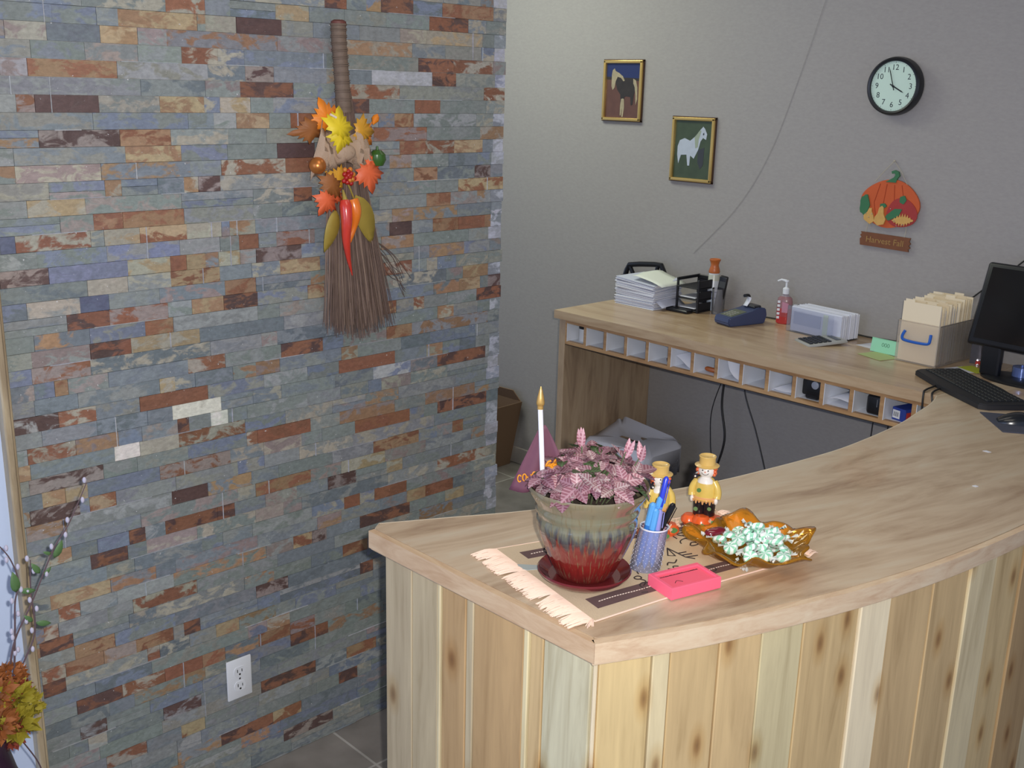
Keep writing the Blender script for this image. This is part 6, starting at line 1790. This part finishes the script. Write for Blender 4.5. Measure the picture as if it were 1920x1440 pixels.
# mints
M_mw = mk('mint_white', S(238, 250, 246), 0.16, coat=0.8); M_mg = mk('mint_green', S(150, 214, 182), 0.16, coat=0.8)
M_wr = glassy('wrapper_clear', (0.97, 0.99, 0.98, 1), 0.3, rough=0.12, diffuse=0.55, dcol=S(244, 252, 250))
cr_ = random.Random(11)
def mint_proto(loc, rot, label, red=False):
    t = thing('peppermint' if not red else 'wrapped_candy', label, 'candy', loc, 0, None if red else 'green striped mints in the amber dish', rot=rot)
    bm = BM(); n = 24
    if red:
        sphere(bm, (0, 0, 0), 0.0115, (1.9, 1.0, 0.62), 18, 10)
    else:
        prof_ = [(0.006, -0.0046), (0.0098, -0.0036), (0.0112, 0.0), (0.0098, 0.0036), (0.006, 0.0046)]
        rg = [[bm.verts.new((r_ * math.cos(2 * PI * i / n + z_ * 60), r_ * math.sin(2 * PI * i / n + z_ * 60), z_)) for i in range(n)] for r_, z_ in prof_]
        for a, b2 in zip(rg, rg[1:]):
            for i in range(n):
                f = bm.faces.new((a[i], a[(i + 1) % n], b2[(i + 1) % n], b2[i])); f.material_index = (i // 2) % 2
        for rr_, zc, fl_ in ((rg[0], -0.005, True), (rg[-1], 0.005, False)):
            c = bm.verts.new((0, 0, zc))
            for i in range(n):
                q_ = (c, rr_[i], rr_[(i + 1) % n]) if not fl_ else (c, rr_[(i + 1) % n], rr_[i])
                f = bm.faces.new(q_); f.material_index = (i // 2) % 2
    obj('sweet', bm, [mk('candy_red', S(110, 20, 34), 0.15, coat=0.6)] if red else [M_mw, M_mg], t, smooth=50)
    k = 1.5 if red else 1
    for s_ in (-1, 1):
        bm = BM()
        c0 = Vector((s_ * 0.0110 * k, 0, 0))
        cv = bm.verts.new(c0)
        P_ = []
        for j in range(7):
            a = R(-38 + 76 * j / 6)
            P_.append(bm.verts.new(c0 + Vector((s_ * 0.0115 * math.cos(a), 0.0115 * math.sin(a), 0.0022 * (-1) ** j))))
        for j in range(6): bm.faces.new((cv, P_[j], P_[j + 1]))
        obj('wrapper_twist', bm, M_wr, t, smooth=25)
    if not red: t.scale = (1.28, 1.28, 1.28)
    return t
def dup(root, loc, rot, label=None):
    r_ = root.copy(); COL.objects.link(r_); r_.location = loc; r_.rotation_euler = rot
    if label: r_['label'] = label
    for ch in list(root.children):
        c = ch.copy(); COL.objects.link(c); c.parent = r_
    return r_
pos = []
for layer, (num, rmax, z_) in enumerate(((14, 0.072, 0.0175), (10, 0.052, 0.032), (6, 0.032, 0.046), (1, 0.002, 0.058))):
    for k in range(num):
        a = k * 2.399963 + layer * .8; r_ = rmax * math.sqrt((k + .4) / num)
        pos.append((BX + 0.006 + r_ * math.cos(a), BY + 0.010 + r_ * math.sin(a), MZ + z_ + 0.010 * (r_ / 0.08) ** 2 + cr_.uniform(-.001, .002)))
mint = None
for p in pos:
    rot = (cr_.uniform(-.7, .7), cr_.uniform(-.7, .7), cr_.uniform(0, 6.28))
    lb = 'green and white striped mint in clear wrapper within the heap in the amber dish'
    if p is pos[-1]: lb = 'striped mint on the very top of the heap in the amber dish'
    elif p is max(pos[:14], key=lambda q: q[0] * .69 + q[1] * .72): lb = 'striped mint at the right end of the heap in the amber dish'
    elif p is min(pos[:14], key=lambda q: q[0] * .69 + q[1] * .72): lb = 'striped mint at the left end of the heap in the amber dish'
    elif p is max(pos[:14], key=lambda q: q[0] * .72 - q[1] * .69): lb = 'striped mint lowest and nearest to the customer edge in the amber dish'
    if mint is None: mint = mint_proto(p, rot, lb)
    else: dup(mint, p, rot, lb)
mint_proto((BX - 0.060, BY - 0.030, MZ + 0.040), (R(8), R(-6), R(62)), 'dark red wrapped candy lying on the mints beside the scarecrow', red=True)

# ------------------------------------------------------------------ flower arrangement at the left edge
va = thing('floor_vase', 'tall dark vase with painted red and orange patches at the left edge', 'vase', (0.35, 0.515, 0.0))
bm = BM(); lathe(bm, [(0.07, 0), (0.085, 0.01), (0.11, 0.12), (0.12, 0.26), (0.10, 0.42), (0.066, 0.53), (0.055, 0.58), (0.062, 0.612), (0.058, 0.614), (0.050, 0.58)], 40, cap1=False)
def vase_mat():
    m, nt, b = new_mat('vase_glaze')
    tc = nt.nodes.new('ShaderNodeTexCoord'); v = nt.nodes.new('ShaderNodeTexVoronoi'); v.inputs['Scale'].default_value = 14
    nt.links.new(tc.outputs['Object'], v.inputs['Vector'])
    r = ramp(nt, [(0.0, S(190, 66, 40)), (0.28, S(150, 60, 40)), (0.36, S(58, 34, 54)), (1, S(46, 30, 48))]); nt.links.new(v.outputs['Distance'], r.inputs[0]); nt.links.new(r.outputs[0], b.inputs['Base Color'])
    b.inputs['Roughness'].default_value = 0.25
    return m
obj('vase_body', bm, vase_mat(), va)
fa = thing('flower_bunch', 'bunch of orange and yellow artificial flowers with twigs in the floor vase', 'flowers', (0.35, 0.53, 0.60))
def L_(y_, z_, x_=0.35): return Vector((x_ - 0.35, y_ - 0.53, z_ - 0.60))
bm = BM(); fr = random.Random(9)
def puff(bm, c, r_, n, mi):
    for k in range(n):
        d = Vector((fr.gauss(0, 1), fr.gauss(0, 1), fr.gauss(0, 1))).normalized()
        s_ = d.orthogonal().normalized(); M_ = basis(c + d * r_ * .35, d, s_, d.cross(s_)) @ Matrix.Rotation(fr.uniform(0, 3), 4, 'X')
        leaf(bm, M_, r_ * fr.uniform(.45, .7), r_ * .36, n=3, curl=.4, cup=.3, mi=mi)
for (y_, z_, x_, r_, mi) in ((.585, .685, .38, .040, 1), (.612, .655, .37, .030, 1), (.580, .640, .40, .042, 1), (.632, .635, .36, .014, 1), (.560, .700, .37, .042, 0), (.590, .715, .35, .034, 0), (.570, .610, .37, .036, 2), (.596, .610, .36, .026, 0), (.545, .66, .41, .04, 0), (.6, .69, .36, .028, 2)):
    puff(bm, L_(y_, z_, x_), r_, 110, mi)
fo = obj('blossom', bm, [mk('petal_orange', S(150, 88, 42), 0.7, var=.3, vscale=60), mk('petal_yellow', S(150, 136, 36), 0.7, var=.25, vscale=60), mk('petal_red', S(138, 60, 40), 0.7, var=.3, vscale=60)], fa, smooth=60); fo['kind'] = 'stuff'
M_br = mk('branch_brown', S(92, 74, 78), 0.7)
bm = BM()
BRS = [[(0.575, 0.64), (0.589, 0.724), (0.605, 0.786), (0.642, 0.851), (0.691, 0.946), (0.725, 0.991), (0.764, 1.063)], [(0.575, 0.64), (0.596, 0.719), (0.606, 0.80), (0.612, 0.861), (0.622, 0.901), (0.612, 0.948), (0.596, 0.979)], [(0.585, 0.64), (0.61, 0.721), (0.642, 0.789), (0.642, 0.873), (0.647, 0.937)]]
for P in BRS:
    C_ = cat([L_(a, b2) for a, b2 in P], 6); tube(bm, C_, [0.0024 - 0.0014 * k / len(C_) for k in range(len(C_))], 6)
obj('branch', bm, M_br, fa)
bm = BM()
for P in BRS:
    C_ = cat([L_(a, b2) for a, b2 in P], 6)
    for k in range(9, len(C_), 3):
        d = (C_[min(k + 1, len(C_) - 1)] - C_[k - 1]).normalized(); s_ = d.cross(Vector((1, 0, 0))).normalized() * (1 if k % 2 else -1)
        sphere(bm, C_[k] + s_ * 0.006 + d * 0.004, 0.0042, (0.9, 0.9, 1.5), 10, 7)
obj('catkins', bm, mk('catkin_grey', S(184, 180, 196), 0.9), fa)
bm = BM()
for (y_, z_, an, ln_) in ((.616, .880, 95, .045), (.622, .882, -15, .030), (.662, .905, 120, .030), (.690, .928, 62, .038), (.686, .938, 150, .018), (.640, .812, 130, .024), (.645, .808, -20, .030), (.668, .90, 40, .02)):
    leaf(bm, basis(L_(y_, z_), (0.25, math.cos(R(an)), math.sin(R(an))), (0, -math.sin(R(an)), math.cos(R(an))), (1, 0, 0)), ln_, ln_ * .42, n=5, curl=.2, cup=.3)
solidify(obj('leaf_cluster', bm, mk('leaf_fresh', S(80, 112, 66), 0.6), fa, smooth=60), 0.0006)
bm = BM(); tube(bm, cat([L_(.56, .62), L_(.588, .586), L_(.605, .555), L_(.626, .501), L_(.633, .44)], 6), 0.0014, 5); obj('wire_stem', bm, M_br, fa)
